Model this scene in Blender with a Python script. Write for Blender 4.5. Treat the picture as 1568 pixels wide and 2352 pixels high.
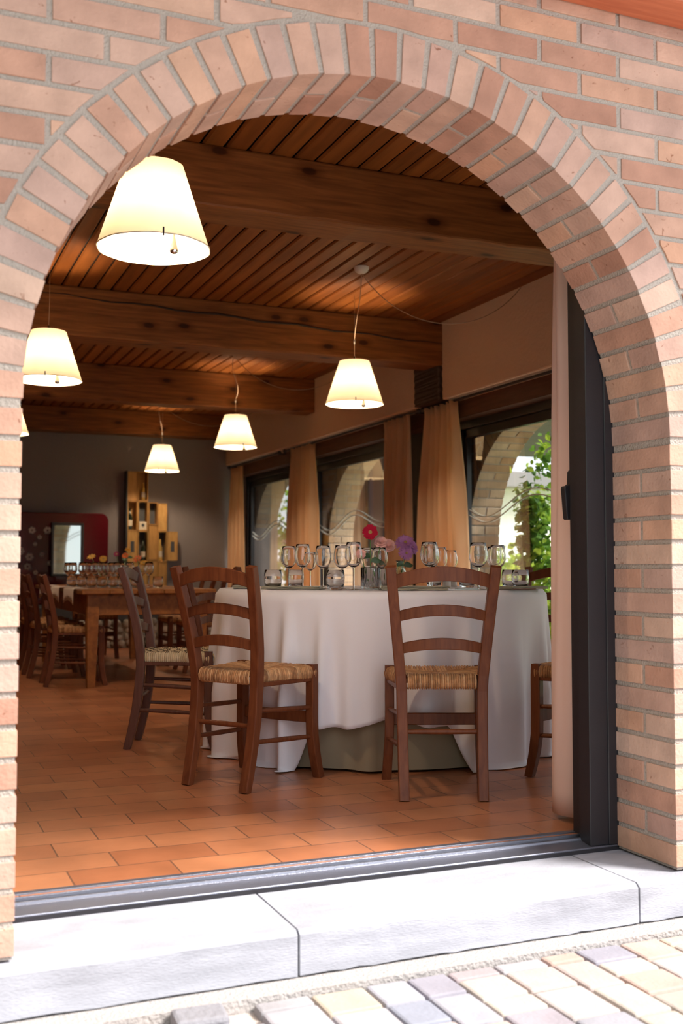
import bpy, bmesh, math, random
from math import sin, cos, pi, radians, sqrt, hypot, atan2
from mathutils import Vector, Matrix, noise as mnoise

for _o in list(bpy.data.objects):
    bpy.data.objects.remove(_o)
SC = bpy.context.scene
COL = SC.collection
RNG = random.Random(7)

# ------------------------------------------------------------------ camera
cam = bpy.data.cameras.new('camera')
cam.sensor_fit = 'VERTICAL'
cam.sensor_height = 36.0
cam.lens = 2471.0 * 36.0 / 2352.0
cam.clip_start = 0.05
cam.clip_end = 200
cam.dof.use_dof = True
cam.dof.focus_distance = 4.35
cam.dof.aperture_fstop = 3.2
camo = bpy.data.objects.new('camera', cam)
camo.location = (0.0, -2.587, 0.862)
camo.rotation_euler = (radians(90 + 3.04), 0.0, radians(-22.76))
COL.objects.link(camo)
SC.camera = camo

# ------------------------------------------------------------------ sky, sun, exposure
SC.view_settings.view_transform = 'Standard'
SC.view_settings.look = 'None'
SC.view_settings.gamma = 1.0
SC.view_settings.use_curve_mapping = False
SC.view_settings.exposure = 0.0
world = bpy.data.worlds.new('sky')
SC.world = world
world.use_nodes = True
_bg = world.node_tree.nodes['Background']
_bg.inputs[0].default_value = (0.90, 0.94, 1.0, 1)
_bg.inputs[1].default_value = 2.0
sun = bpy.data.lights.new('sun', 'SUN')
sun.energy = 9.0
sun.angle = radians(16)
sun.color = (1.0, 0.95, 0.88)
suno = bpy.data.objects.new('sun', sun)
suno.rotation_euler = Vector((-0.50, 0.42, -0.76)).to_track_quat('-Z', 'Y').to_euler()
suno.location = (4, -6, 9)
COL.objects.link(suno)
BULB = 540.0
try:
    SC.cycles.use_denoising = True
    SC.cycles.max_bounces = 14
    SC.cycles.transmission_bounces = 12
    SC.cycles.transparent_max_bounces = 24
    SC.cycles.diffuse_bounces = 6
    SC.cycles.sample_clamp_indirect = 6.0
    SC.cycles.caustics_refractive = True
    SC.cycles.caustics_reflective = False
except Exception:
    pass

# ------------------------------------------------------------------ helpers
class MB:
    """gathers vertices and faces of one mesh"""
    def __init__(s):
        s.v, s.f, s.sm = [], [], []

    def add(s, vs, fs, smooth=False):
        b = len(s.v)
        s.v += [tuple(p) for p in vs]
        s.f += [tuple(i + b for i in q) for q in fs]
        s.sm += [smooth] * len(fs)

    def box(s, a, b):
        x0, x1 = sorted((a[0], b[0])); y0, y1 = sorted((a[1], b[1])); z0, z1 = sorted((a[2], b[2]))
        s.add([(x0, y0, z0), (x1, y0, z0), (x1, y1, z0), (x0, y1, z0), (x0, y0, z1), (x1, y0, z1), (x1, y1, z1), (x0, y1, z1)],
              [(3, 2, 1, 0), (4, 5, 6, 7), (0, 1, 5, 4), (1, 2, 6, 5), (2, 3, 7, 6), (3, 0, 4, 7)])

    def loft(s, rings, cap0=True, cap1=True, smooth=True, closed=True):
        n = len(rings[0]); b = len(s.v); vs = [p for r in rings for p in r]; fs = []
        m = n if closed else n - 1
        for i in range(len(rings) - 1):
            for j in range(m):
                k = (j + 1) % n
                fs.append((i * n + j, i * n + k, (i + 1) * n + k, (i + 1) * n + j))
        s.add(vs, fs, smooth)
        if cap0: s.add(rings[0], [tuple(reversed(range(n)))], False)
        if cap1: s.add(rings[-1], [tuple(range(n))], False)

    def lathe(s, prof, n=24, c=(0, 0, 0), cap0=False, cap1=False, smooth=True, wob=None):
        rings = []
        for r, z in prof:
            ring = []
            for j in range(n):
                a = 2 * pi * j / n
                rr = r * (wob(a, z) if wob else 1.0)
                ring.append((c[0] + rr * cos(a), c[1] + rr * sin(a), c[2] + z))
            rings.append(ring)
        s.loft(rings, cap0, cap1, smooth)

    def tube(s, pts, r, n=6, cap=True):
        pts = [Vector(p) for p in pts]; rings = []
        up = Vector((0, 0, 1)); prev = None
        for i, p in enumerate(pts):
            t = (pts[min(i + 1, len(pts) - 1)] - pts[max(i - 1, 0)])
            if t.length < 1e-9: t = Vector((0, 0, 1))
            t.normalize()
            if prev is None:
                a = t.cross(up)
                if a.length < 0.1: a = t.cross(Vector((1, 0, 0)))
            else:
                a = prev - t * prev.dot(t)
            a.normalize(); prev = a; b = t.cross(a)
            rr = r[i] if isinstance(r, (list, tuple)) else r
            rings.append([p + a * (rr * cos(2 * pi * j / n)) + b * (rr * sin(2 * pi * j / n)) for j in range(n)])
        s.loft(rings, cap, cap, True)

    def sweep_rect(s, pts, w, d, axis):
        """rectangular section: width w along axis, depth d across"""
        axis = Vector(axis).normalized(); pts = [Vector(p) for p in pts]; rings = []
        for i, p in enumerate(pts):
            t = (pts[min(i + 1, len(pts) - 1)] - pts[max(i - 1, 0)]).normalized()
            a = (axis - t * axis.dot(t)).normalized(); b = t.cross(a)
            ww = w[i] if isinstance(w, (list, tuple)) else w
            dd = d[i] if isinstance(d, (list, tuple)) else d
            rings.append([p + a * (sx * ww / 2) + b * (sy * dd / 2) for sx, sy in ((-1, -1), (1, -1), (1, 1), (-1, 1))])
        s.loft(rings, True, True, False)

    def prism(s, poly, fn, w0, w1):
        """poly in (u,z); fn(u,z,w) -> point"""
        n = len(poly)
        vs = [fn(u, z, w0) for u, z in poly] + [fn(u, z, w1) for u, z in poly]
        fs = [tuple(range(n)), tuple(reversed(range(n, 2 * n)))] + [((j + 1) % n, j, n + j, n + (j + 1) % n) for j in range(n)]
        s.add(vs, fs)

    def build(s, name, mat, parent=None, bevel=0, seg=1, loc=None, fix=True):
        me = bpy.data.meshes.new(name)
        me.from_pydata(s.v, [], s.f)
        me.polygons.foreach_set('use_smooth', s.sm)
        if fix:
            bm = bmesh.new(); bm.from_mesh(me)
            bmesh.ops.recalc_face_normals(bm, faces=bm.faces)
            bm.to_mesh(me); bm.free()
        me.materials.append(mat)
        me.update()
        o = bpy.data.objects.new(name, me)
        COL.objects.link(o)
        if parent: o.parent = parent
        if loc: o.location = loc
        if bevel:
            b = o.modifiers.new('bevel', 'BEVEL'); b.width = bevel; b.segments = seg
            b.limit_method = 'ANGLE'; b.angle_limit = radians(35)
        return o


def tag(o, label, cat, group=None, kind=None):
    o['label'] = label; o['category'] = cat
    if group: o['group'] = group
    if kind: o['kind'] = kind
    return o

def struct(o):
    o['kind'] = 'structure'
    return o

def thing(name, loc, rz, label, cat, group=None):
    o = bpy.data.objects.new(name, None); COL.objects.link(o)
    o.location = loc; o.rotation_euler = (0, 0, rz); o.empty_display_size = 0.1
    return tag(o, label, cat, group)

def dup(root, loc, rz, label, group=None):
    r = root.copy(); COL.objects.link(r)
    r.location = loc; r.rotation_euler = (0, 0, rz)
    r['label'] = label
    if group: r['group'] = group
    for ch in list(root.children):
        c = ch.copy(); COL.objects.link(c); c.parent = r
        for g in list(ch.children):
            d = g.copy(); COL.objects.link(d); d.parent = c
    return r

# ------------------------------------------------------------------ materials
def newmat(name):
    m = bpy.data.materials.new(name); m.use_nodes = True
    nt = m.node_tree
    return m, nt, nt.nodes, nt.links, nt.nodes['Principled BSDF']

def simple(name, col, rough=0.5, metal=0.0, coat=0.0, bump=0, bscale=80, spec=0.5, trans=0):
    m, nt, N, L, p = newmat(name)
    p.inputs['Base Color'].default_value = (*col, 1)
    p.inputs['Roughness'].default_value = rough
    p.inputs['Metallic'].default_value = metal
    p.inputs['Coat Weight'].default_value = coat
    p.inputs['Specular IOR Level'].default_value = spec
    if bump:
        tc = N.new('ShaderNodeTexCoord'); nz = N.new('ShaderNodeTexNoise'); nz.inputs['Scale'].default_value = bscale
        nz.inputs['Detail'].default_value = 4
        b = N.new('ShaderNodeBump'); b.inputs['Strength'].default_value = bump; b.inputs['Distance'].default_value = 0.01
        L.new(tc.outputs['Object'], nz.inputs['Vector']); L.new(nz.outputs['Fac'], b.inputs['Height']); L.new(b.outputs['Normal'], p.inputs['Normal'])
    return m

def ramp(N, stops, interp='LINEAR'):
    r = N.new('ShaderNodeValToRGB'); cr = r.color_ramp; cr.interpolation = interp
    while len(cr.elements) > 1: cr.elements.remove(cr.elements[-1])
    cr.elements[0].position = stops[0][0]; cr.elements[0].color = (*stops[0][1], 1)
    for pos, c in stops[1:]:
        e = cr.elements.new(pos); e.color = (*c, 1)
    return r

def island_mat(name, stops, nscale=8, ncontrast=0.35, bump=0.4, bscale=60, rough=0.85, spec=0.2, stretch=(1, 1, 1), pits=False):
    """colour picked per loose piece, mottled by noise"""
    m, nt, N, L, p = newmat(name)
    g = N.new('ShaderNodeNewGeometry'); r = ramp(N, stops)
    L.new(g.outputs['Random Per Island'], r.inputs['Fac'])
    tc = N.new('ShaderNodeTexCoord'); mp = N.new('ShaderNodeMapping'); mp.inputs['Scale'].default_value = stretch
    L.new(tc.outputs['Object'], mp.inputs['Vector'])
    n1 = N.new('ShaderNodeTexNoise'); n1.inputs['Scale'].default_value = nscale; n1.inputs['Detail'].default_value = 5
    n2 = N.new('ShaderNodeTexNoise'); n2.inputs['Scale'].default_value = bscale; n2.inputs['Detail'].default_value = 4
    L.new(mp.outputs['Vector'], n1.inputs['Vector']); L.new(mp.outputs['Vector'], n2.inputs['Vector'])
    mr = N.new('ShaderNodeMapRange'); mr.inputs['From Min'].default_value = 0.3; mr.inputs['From Max'].default_value = 0.7
    mr.inputs['To Min'].default_value = 1 - ncontrast; mr.inputs['To Max'].default_value = 1 + ncontrast
    L.new(n1.outputs['Fac'], mr.inputs['Value'])
    mx = N.new('ShaderNodeVectorMath'); mx.operation = 'SCALE'
    L.new(r.outputs['Color'], mx.inputs[0]); L.new(mr.outputs['Result'], mx.inputs['Scale'])
    src = mx.outputs['Vector']
    if pits:
        n3 = N.new('ShaderNodeTexNoise'); n3.inputs['Scale'].default_value = 34; n3.inputs['Detail'].default_value = 3; n3.inputs['Distortion'].default_value = 1.2
        L.new(mp.outputs['Vector'], n3.inputs['Vector'])
        pr = ramp(N, [(0.0, (1, 1, 1)), (0.69, (1, 1, 1)), (0.74, (0.55, 0.42, 0.36)), (1.0, (0.5, 0.38, 0.33))])
        L.new(n3.outputs['Fac'], pr.inputs['Fac'])
        mm = N.new('ShaderNodeVectorMath'); mm.operation = 'MULTIPLY'
        L.new(src, mm.inputs[0]); L.new(pr.outputs['Color'], mm.inputs[1]); src = mm.outputs['Vector']
    L.new(src, p.inputs['Base Color'])
    b = N.new('ShaderNodeBump'); b.inputs['Strength'].default_value = bump; b.inputs['Distance'].default_value = 0.004
    L.new(n2.outputs['Fac'], b.inputs['Height']); L.new(b.outputs['Normal'], p.inputs['Normal'])
    p.inputs['Roughness'].default_value = rough; p.inputs['Specular IOR Level'].default_value = spec
    return m

def wood_mat(name, dark, light, scale=(1, 1, 1), rough=0.45, coat=0.0, knots=False, wave=6.0, spec=0.4):
    """scale: low along the grain, high across it"""
    m, nt, N, L, p = newmat(name)
    tc = N.new('ShaderNodeTexCoord'); mp = N.new('ShaderNodeMapping'); mp.inputs['Scale'].default_value = scale
    L.new(tc.outputs['Object'], mp.inputs['Vector'])
    n1 = N.new('ShaderNodeTexNoise'); n1.inputs['Scale'].default_value = wave; n1.inputs['Detail'].default_value = 6; n1.inputs['Distortion'].default_value = 0.6
    L.new(mp.outputs['Vector'], n1.inputs['Vector'])
    r = ramp(N, [(0.25, dark), (0.75, light)])
    L.new(n1.outputs['Fac'], r.inputs['Fac'])
    src = r.outputs['Color']
    if knots:
        sx = N.new('ShaderNodeSeparateXYZ'); L.new(tc.outputs['Object'], sx.inputs['Vector'])
        ad = N.new('ShaderNodeMath'); ad.operation = 'ADD'; L.new(sx.outputs['Y'], ad.inputs[0]); L.new(sx.outputs['Z'], ad.inputs[1])
        cb = N.new('ShaderNodeCombineXYZ'); L.new(sx.outputs['X'], cb.inputs['X']); L.new(ad.outputs['Value'], cb.inputs['Y'])
        mk = N.new('ShaderNodeMapping'); mk.inputs['Scale'].default_value = knots
        L.new(cb.outputs['Vector'], mk.inputs['Vector'])
        vo = N.new('ShaderNodeTexVoronoi'); vo.voronoi_dimensions = '2D'; vo.inputs['Scale'].default_value = 1.0; vo.inputs['Randomness'].default_value = 1.0
        L.new(mk.outputs['Vector'], vo.inputs['Vector'])
        kr = ramp(N, [(0.0, (0.16, 0.12, 0.10)), (0.055, (0.2, 0.15, 0.12)), (0.085, (0.62, 0.55, 0.5)), (0.19, (1, 1, 1))])
        L.new(vo.outputs['Distance'], kr.inputs['Fac'])
        mm = N.new('ShaderNodeVectorMath'); mm.operation = 'MULTIPLY'
        L.new(src, mm.inputs[0]); L.new(kr.outputs['Color'], mm.inputs[1]); src = mm.outputs['Vector']
    L.new(src, p.inputs['Base Color'])
    b = N.new('ShaderNodeBump'); b.inputs['Strength'].default_value = 0.15; b.inputs['Distance'].default_value = 0.004
    L.new(n1.outputs['Fac'], b.inputs['Height']); L.new(b.outputs['Normal'], p.inputs['Normal'])
    p.inputs['Roughness'].default_value = rough; p.inputs['Coat Weight'].default_value = coat; p.inputs['Coat Roughness'].default_value = 0.25
    p.inputs['Specular IOR Level'].default_value = spec
    return m

def cloth_mat(name, col, rough=0.9, weave=900, transl=0.0, streak=0.0):
    m, nt, N, L, p = newmat(name)
    p.inputs['Base Color'].default_value = (*col, 1); p.inputs['Roughness'].default_value = rough
    p.inputs['Specular IOR Level'].default_value = 0.15; p.inputs['Sheen Weight'].default_value = 0.15
    tc = N.new('ShaderNodeTexCoord'); n = N.new('ShaderNodeTexNoise'); n.inputs['Scale'].default_value = weave
    mp = N.new('ShaderNodeMapping'); mp.inputs['Scale'].default_value = (1, 1, 0.15)
    L.new(tc.outputs['Object'], mp.inputs['Vector']); L.new(mp.outputs['Vector'], n.inputs['Vector'])
    b = N.new('ShaderNodeBump'); b.inputs['Strength'].default_value = 0.12; b.inputs['Distance'].default_value = 0.002
    L.new(n.outputs['Fac'], b.inputs['Height']); L.new(b.outputs['Normal'], p.inputs['Normal'])
    if transl:
        t = N.new('ShaderNodeBsdfTranslucent'); t.inputs['Color'].default_value = (*col, 1)
        mx = N.new('ShaderNodeMixShader'); mx.inputs['Fac'].default_value = transl
        L.new(p.outputs['BSDF'], mx.inputs[1]); L.new(t.outputs['BSDF'], mx.inputs[2])
        L.new(mx.outputs['Shader'], N['Material Output'].inputs['Surface'])
    return m

def pane_mat(name, tint=(1, 1, 1), rough=0.0):
    """thin window glass: clear with Fresnel reflections"""
    m, nt, N, L, p = newmat(name)
    N.remove(p)
    t = N.new('ShaderNodeBsdfTransparent'); t.inputs['Color'].default_value = (*tint, 1)
    g = N.new('ShaderNodeBsdfGlossy'); g.inputs['Roughness'].default_value = rough
    fr = N.new('ShaderNodeFresnel'); fr.inputs['IOR'].default_value = 1.52
    ad = N.new('ShaderNodeMath'); ad.operation = 'MULTIPLY_ADD'; ad.inputs[1].default_value = 3.6; ad.inputs[2].default_value = 0.02; ad.use_clamp = True
    mx = N.new('ShaderNodeMixShader')
    L.new(fr.outputs['Fac'], ad.inputs[0]); L.new(ad.outputs['Value'], mx.inputs['Fac'])
    L.new(t.outputs['BSDF'], mx.inputs[1]); L.new(g.outputs['BSDF'], mx.inputs[2])
    L.new(mx.outputs['Shader'], N['Material Output'].inputs['Surface'])
    return m

def glass_mat(name, col=(1, 1, 1), ior=1.45):
    m, nt, N, L, p = newmat(name)
    p.inputs['Base Color'].default_value = (*col, 1); p.inputs['Roughness'].default_value = 0.0
    p.inputs['Transmission Weight'].default_value = 1.0; p.inputs['IOR'].default_value = ior
    return m

def emit_mat(name, col, s):
    m, nt, N, L, p = newmat(name)
    p.inputs['Base Color'].default_value = (0.9, 0.85, 0.75, 1)
    p.inputs['Emission Color'].default_value = (*col, 1); p.inputs['Emission Strength'].default_value = s
    return m

M = {}
BR = [(0.0, (0.396, 0.209, 0.152)), (0.18, (0.515, 0.302, 0.225)), (0.36, (0.552, 0.358, 0.279)), (0.52, (0.478, 0.321, 0.274)), (0.68, (0.552, 0.312, 0.211)), (0.84, (0.580, 0.405, 0.323)), (1.0, (0.460, 0.279, 0.230))]
M['brick'] = island_mat('terracotta_brick', BR, 9, 0.16, 0.55, 95, pits=True)
M['mortar'] = simple('grey_mortar', (0.46, 0.405, 0.36), 0.95, bump=0.9, bscale=170)
M['brick_r'] = island_mat('pale_arcade_brick', [(0, (0.42, 0.25, 0.16)), (0.4, (0.52, 0.37, 0.26)), (0.7, (0.55, 0.42, 0.31)), (1, (0.48, 0.29, 0.18))], 9, 0.15, 0.4, 90)
M['beam'] = wood_mat('stained_beam', (0.125, 0.040, 0.011), (0.30, 0.112, 0.032), (0.5, 7, 7), 0.5, knots=(1.9, 4.0, 1), spec=0.25)
M['plank'] = island_mat('ceiling_boards', [(0, (0.165, 0.046, 0.009)), (0.5, (0.215, 0.066, 0.013)), (1, (0.27, 0.088, 0.018))], 3, 0.25, 0.1, 20, rough=0.5, spec=0.3, stretch=(8, 0.6, 8))
M['plaster'] = simple('cream_plaster', (0.78, 0.60, 0.45), 0.95, bump=0.35, bscale=40)
M['greywall'] = simple('grey_plaster', (0.235, 0.205, 0.205), 0.95, bump=0.4, bscale=30)
M['darkwood'] = wood_mat('dark_post_wood', (0.020, 0.011, 0.009), (0.045, 0.022, 0.016), (6, 6, 0.6), 0.6)
M['lintel'] = wood_mat('brown_lintel_wood', (0.07, 0.03, 0.018), (0.14, 0.06, 0.035), (6, 0.6, 6), 0.6)
M['black'] = simple('black_painted_metal', (0.018, 0.016, 0.020), 0.42, bump=0.05, bscale=200)
M['track'] = simple('brushed_track_metal', (0.20, 0.21, 0.26), 0.38, metal=0.75, bump=0.15, bscale=300)
M['chair'] = wood_mat('walnut_stain', (0.105, 0.028, 0.011), (0.19, 0.058, 0.021), (14, 14, 1.6), 0.42, coat=0.03, wave=4, spec=0.22)
M['chair_old'] = wood_mat('worn_walnut', (0.075, 0.026, 0.016), (0.14, 0.055, 0.036), (14, 14, 1.6), 0.42, coat=0.1, wave=4, spec=0.35)
M['rustic'] = wood_mat('honey_table_wood', (0.17, 0.052, 0.010), (0.33, 0.125, 0.028), (4, 1, 4), 0.5, knots=(5, 4, 1))
M['crate'] = wood_mat('pine_crate_wood', (0.40, 0.20, 0.055), (0.62, 0.36, 0.12), (10, 10, 1.5), 0.6)
M['crate2'] = wood_mat('golden_crate_wood', (0.36, 0.17, 0.045), (0.52, 0.27, 0.08), (10, 10, 1.5), 0.6)
M['rush'] = island_mat('straw_rush', [(0, (0.30, 0.135, 0.055)), (0.5, (0.44, 0.22, 0.095)), (1, (0.56, 0.32, 0.16))], 60, 0.3, 0.3, 300, rough=0.6, spec=0.3)
M['cord'] = island_mat('pale_paper_cord', [(0, (0.52, 0.40, 0.25)), (0.5, (0.60, 0.48, 0.31)), (1, (0.66, 0.54, 0.37))], 60, 0.15, 0.2, 300, rough=0.7)
def checks(m):
    nt = m.node_tree; N, L = nt.nodes, nt.links; p = N['Principled BSDF']; src = p.inputs['Base Color'].links[0].from_socket
    tc = N.new('ShaderNodeTexCoord'); mp = N.new('ShaderNodeMapping'); mp.inputs['Scale'].default_value = (1.0, 1.9, 0.001)
    ck = N.new('ShaderNodeTexChecker'); ck.inputs['Scale'].default_value = 21.0; ck.inputs['Color1'].default_value = (1, 1, 1, 1); ck.inputs['Color2'].default_value = (0.07, 0.05, 0.04, 1)
    g = N.new('ShaderNodeNewGeometry'); sp = N.new('ShaderNodeSeparateXYZ'); L.new(g.outputs['Normal'], sp.inputs['Vector'])
    gt = N.new('ShaderNodeMath'); gt.operation = 'GREATER_THAN'; gt.inputs[1].default_value = 0.75; L.new(sp.outputs['Z'], gt.inputs[0])
    ml = N.new('ShaderNodeMix'); ml.data_type = 'RGBA'; ml.blend_type = 'MULTIPLY'
    L.new(tc.outputs['Object'], mp.inputs['Vector']); L.new(mp.outputs['Vector'], ck.inputs['Vector'])
    L.new(gt.outputs['Value'], ml.inputs['Factor']); L.new(src, ml.inputs['A']); L.new(ck.outputs['Color'], ml.inputs['B']); L.new(ml.outputs['Result'], p.inputs['Base Color'])
checks(M['cord'])
M['cordgap'] = simple('dark_seat_gap', (0.03, 0.015, 0.01), 0.8)
M['linen'] = cloth_mat('white_linen', (0.83, 0.80, 0.85))
M['underskirt'] = cloth_mat('olive_beige_cloth', (0.27, 0.215, 0.145))
M['curtain'] = cloth_mat('beige_curtain', (0.86, 0.64, 0.57), transl=0.25)
M['curtain_r'] = cloth_mat('amber_beige_curtain', (0.88, 0.64, 0.43), transl=0.5)
M['napkin'] = cloth_mat('sage_napkin', (0.36, 0.33, 0.25))
M['napkin_w'] = cloth_mat('pale_napkin', (0.68, 0.56, 0.49))
M['pane'] = pane_mat('window_glass', (0.93, 0.96, 0.94))
M['glass'] = glass_mat('clear_glass')
M['glass_g'] = glass_mat('green_glass', (0.86, 0.95, 0.86))
M['steel'] = simple('cutlery_steel', (0.55, 0.55, 0.56), 0.22, metal=1.0)
M['chrome'] = simple('chrome_drop', (0.7, 0.7, 0.7), 0.12, metal=1.0)
M['whiteplastic'] = simple('white_plastic', (0.75, 0.70, 0.62), 0.5)
M['cable'] = simple('clear_cable', (0.42, 0.27, 0.17), 0.4)
M['bulb'] = emit_mat('lit_bulb', (1.0, 0.78, 0.52), BULB)
M['stone'] = island_mat('grey_step_stone', [(0, (0.34, 0.345, 0.40)), (1, (0.40, 0.405, 0.45))], 6, 0.20, 0.5, 120, rough=0.8, stretch=(0.7, 1.6, 3.0))
M['paver'] = island_mat('mixed_pavers', [(0, (0.33, 0.33, 0.38)), (0.2, (0.43, 0.38, 0.37)), (0.4, (0.46, 0.32, 0.27)), (0.55, (0.25, 0.27, 0.34)), (0.75, (0.47, 0.39, 0.31)), (1, (0.44, 0.42, 0.43))], 7, 0.12, 0.5, 90, rough=0.85)
M['sand'] = simple('joint_sand', (0.50, 0.44, 0.40), 0.95, bump=0.25, bscale=200)
M['kerb'] = simple('cement_kerb', (0.40, 0.37, 0.36), 0.95, bump=0.7, bscale=120)
M['eave'] = wood_mat('red_stained_eave', (0.40, 0.095, 0.042), (0.56, 0.17, 0.08), (0.7, 9, 9), 0.5)
M['roof'] = simple('roof_underside', (0.45, 0.34, 0.26), 0.9)
M['pebble'] = island_mat('river_stones', [(0, (0.22, 0.20, 0.18)), (0.5, (0.42, 0.38, 0.33)), (1, (0.6, 0.55, 0.48))], 12, 0.2, 0.3, 60)
M['slate'] = simple('dark_slate', (0.05, 0.052, 0.06), 0.6, bump=0.2)
M['stem'] = simple('flower_stem_green', (0.10, 0.22, 0.05), 0.5)
M['leafdark'] = simple('dark_leaf_green', (0.035, 0.085, 0.03), 0.45)
M['crimson'] = simple('crimson_petal', (0.42, 0.004, 0.032), 0.6, spec=0.15)
M['pinkpetal'] = simple('peach_pink_petal', (0.80, 0.42, 0.38), 0.6)
M['mauve'] = simple('mauve_petal', (0.60, 0.27, 0.58), 0.7, spec=0.1)
M['yellow'] = simple('yellow_petal', (0.75, 0.42, 0.06), 0.6)
M['orange'] = simple('orange_petal', (0.75, 0.16, 0.03), 0.6)
M['plum'] = simple('plum_petal', (0.25, 0.02, 0.10), 0.6)
M['pollen'] = simple('flower_centre', (0.50, 0.33, 0.12), 0.8, bump=0.5, bscale=600)
M['redlacquer'] = simple('red_lacquer', (0.10, 0.004, 0.010), 0.12, coat=0.6)
M['blossom'] = simple('pale_blossom_print', (0.62, 0.52, 0.46), 0.4)
M['mirror'] = simple('mirror_glass', (0.62, 0.66, 0.62), 0.03, metal=1.0)
M['leaf'] = island_mat('climber_leaves', [(0, (0.035, 0.10, 0.018)), (0.45, (0.13, 0.27, 0.03)), (0.8, (0.34, 0.50, 0.05)), (1, (0.55, 0.66, 0.10))], 30, 0.15, 0.1, 60, rough=0.5)
def leaf_through(m, f=0.4):
    nt = m.node_tree; N, L = nt.nodes, nt.links; p = N['Principled BSDF']
    t = N.new('ShaderNodeBsdfTranslucent'); mx = N.new('ShaderNodeMixShader'); mx.inputs['Fac'].default_value = f
    L.new(p.inputs['Base Color'].links[0].from_socket, t.inputs['Color'])
    L.new(p.outputs['BSDF'], mx.inputs[1]); L.new(t.outputs['BSDF'], mx.inputs[2]); L.new(mx.outputs['Shader'], N['Material Output'].inputs['Surface'])
leaf_through(M['leaf'])
M['lawn'] = simple('garden_ground', (0.36, 0.42, 0.20), 0.95, bump=0.6, bscale=20)
M['gravel'] = simple('pale_garden_paving', (0.66, 0.62, 0.56), 0.95, bump=0.4)
M['housewall'] = simple('white_house_wall', (0.80, 0.78, 0.75), 0.9)
M['houseroof'] = simple('grey_house_roof', (0.28, 0.26, 0.28), 0.8)
M['postwood'] = wood_mat('reddish_post_wood', (0.11, 0.042, 0.027), (0.19, 0.085, 0.055), (6, 6, 0.6), 0.7)
M['pinkcanopy'] = simple('pink_canopy_cloth', (0.62, 0.36, 0.30), 0.9)
M['etched'] = simple('etched_white_line', (0.46, 0.44, 0.40), 0.8)
M['gold'] = simple('gold_foil', (0.65, 0.42, 0.12), 0.35, metal=0.8)
M['bottle'] = simple('dark_bottle_glass', (0.012, 0.02, 0.012), 0.15, coat=0.5)
M['labelpaper'] = simple('cream_label_paper', (0.62, 0.54, 0.42), 0.8)

# floor tiles: running bond laid along X
def tile_mat():
    m, nt, N, L, p = newmat('terracotta_tiles')
    tc = N.new('ShaderNodeTexCoord'); mp = N.new('ShaderNodeMapping')
    mp.inputs['Location'].default_value = (-0.484 + 3.0 + 0.0, -0.926 + 1.65 * 2, 0)
    L.new(tc.outputs['Object'], mp.inputs['Vector'])
    bk = N.new('ShaderNodeTexBrick'); bk.offset = 0.5; bk.squash = 1
    bk.inputs['Scale'].default_value = 1.0; bk.inputs['Brick Width'].default_value = 0.30; bk.inputs['Row Height'].default_value = 0.165
    bk.inputs['Mortar Size'].default_value = 0.0028; bk.inputs['Mortar Smooth'].default_value = 0.3; bk.inputs['Bias'].default_value = 0
    bk.inputs['Color1'].default_value = (0.0, 0.0, 0.0, 1); bk.inputs['Color2'].default_value = (1, 1, 1, 1); bk.inputs['Mortar'].default_value = (0.5, 0.5, 0.5, 1)
    L.new(mp.outputs['Vector'], bk.inputs['Vector'])
    r = ramp(N, [(0, (0.36, 0.125, 0.055)), (0.5, (0.43, 0.160, 0.072)), (1, (0.49, 0.195, 0.088))])
    L.new(bk.outputs['Color'], r.inputs['Fac'])
    n = N.new('ShaderNodeTexNoise'); n.inputs['Scale'].default_value = 5; n.inputs['Detail'].default_value = 6
    L.new(tc.outputs['Object'], n.inputs['Vector'])
    mr = N.new('ShaderNodeMapRange'); mr.inputs['From Min'].default_value = 0.3; mr.inputs['From Max'].default_value = 0.7; mr.inputs['To Min'].default_value = 0.82; mr.inputs['To Max'].default_value = 1.15
    L.new(n.outputs['Fac'], mr.inputs['Value'])
    sc = N.new('ShaderNodeVectorMath'); sc.operation = 'SCALE'
    L.new(r.outputs['Color'], sc.inputs[0]); L.new(mr.outputs['Result'], sc.inputs['Scale'])
    mx = N.new('ShaderNodeMix'); mx.data_type = 'RGBA'
    L.new(bk.outputs['Fac'], mx.inputs['Factor']); L.new(sc.outputs['Vector'], mx.inputs['A']); mx.inputs['B'].default_value = (0.16, 0.075, 0.045, 1)
    L.new(mx.outputs['Result'], p.inputs['Base Color'])
    b = N.new('ShaderNodeBump'); b.inputs['Strength'].default_value = 0.5; b.inputs['Distance'].default_value = 0.003; b.invert = True
    L.new(bk.outputs['Fac'], b.inputs['Height'])
    n2 = N.new('ShaderNodeTexNoise'); n2.inputs['Scale'].default_value = 18; L.new(tc.outputs['Object'], n2.inputs['Vector'])
    b2 = N.new('ShaderNodeBump'); b2.inputs['Strength'].default_value = 0.06; b2.inputs['Distance'].default_value = 0.01
    L.new(n2.outputs['Fac'], b2.inputs['Height']); L.new(b.outputs['Normal'], b2.inputs['Normal']); L.new(b2.outputs['Normal'], p.inputs['Normal'])
    p.inputs['Roughness'].default_value = 0.30; p.inputs['Specular IOR Level'].default_value = 0.45
    return m
M['tile'] = tile_mat()

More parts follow.
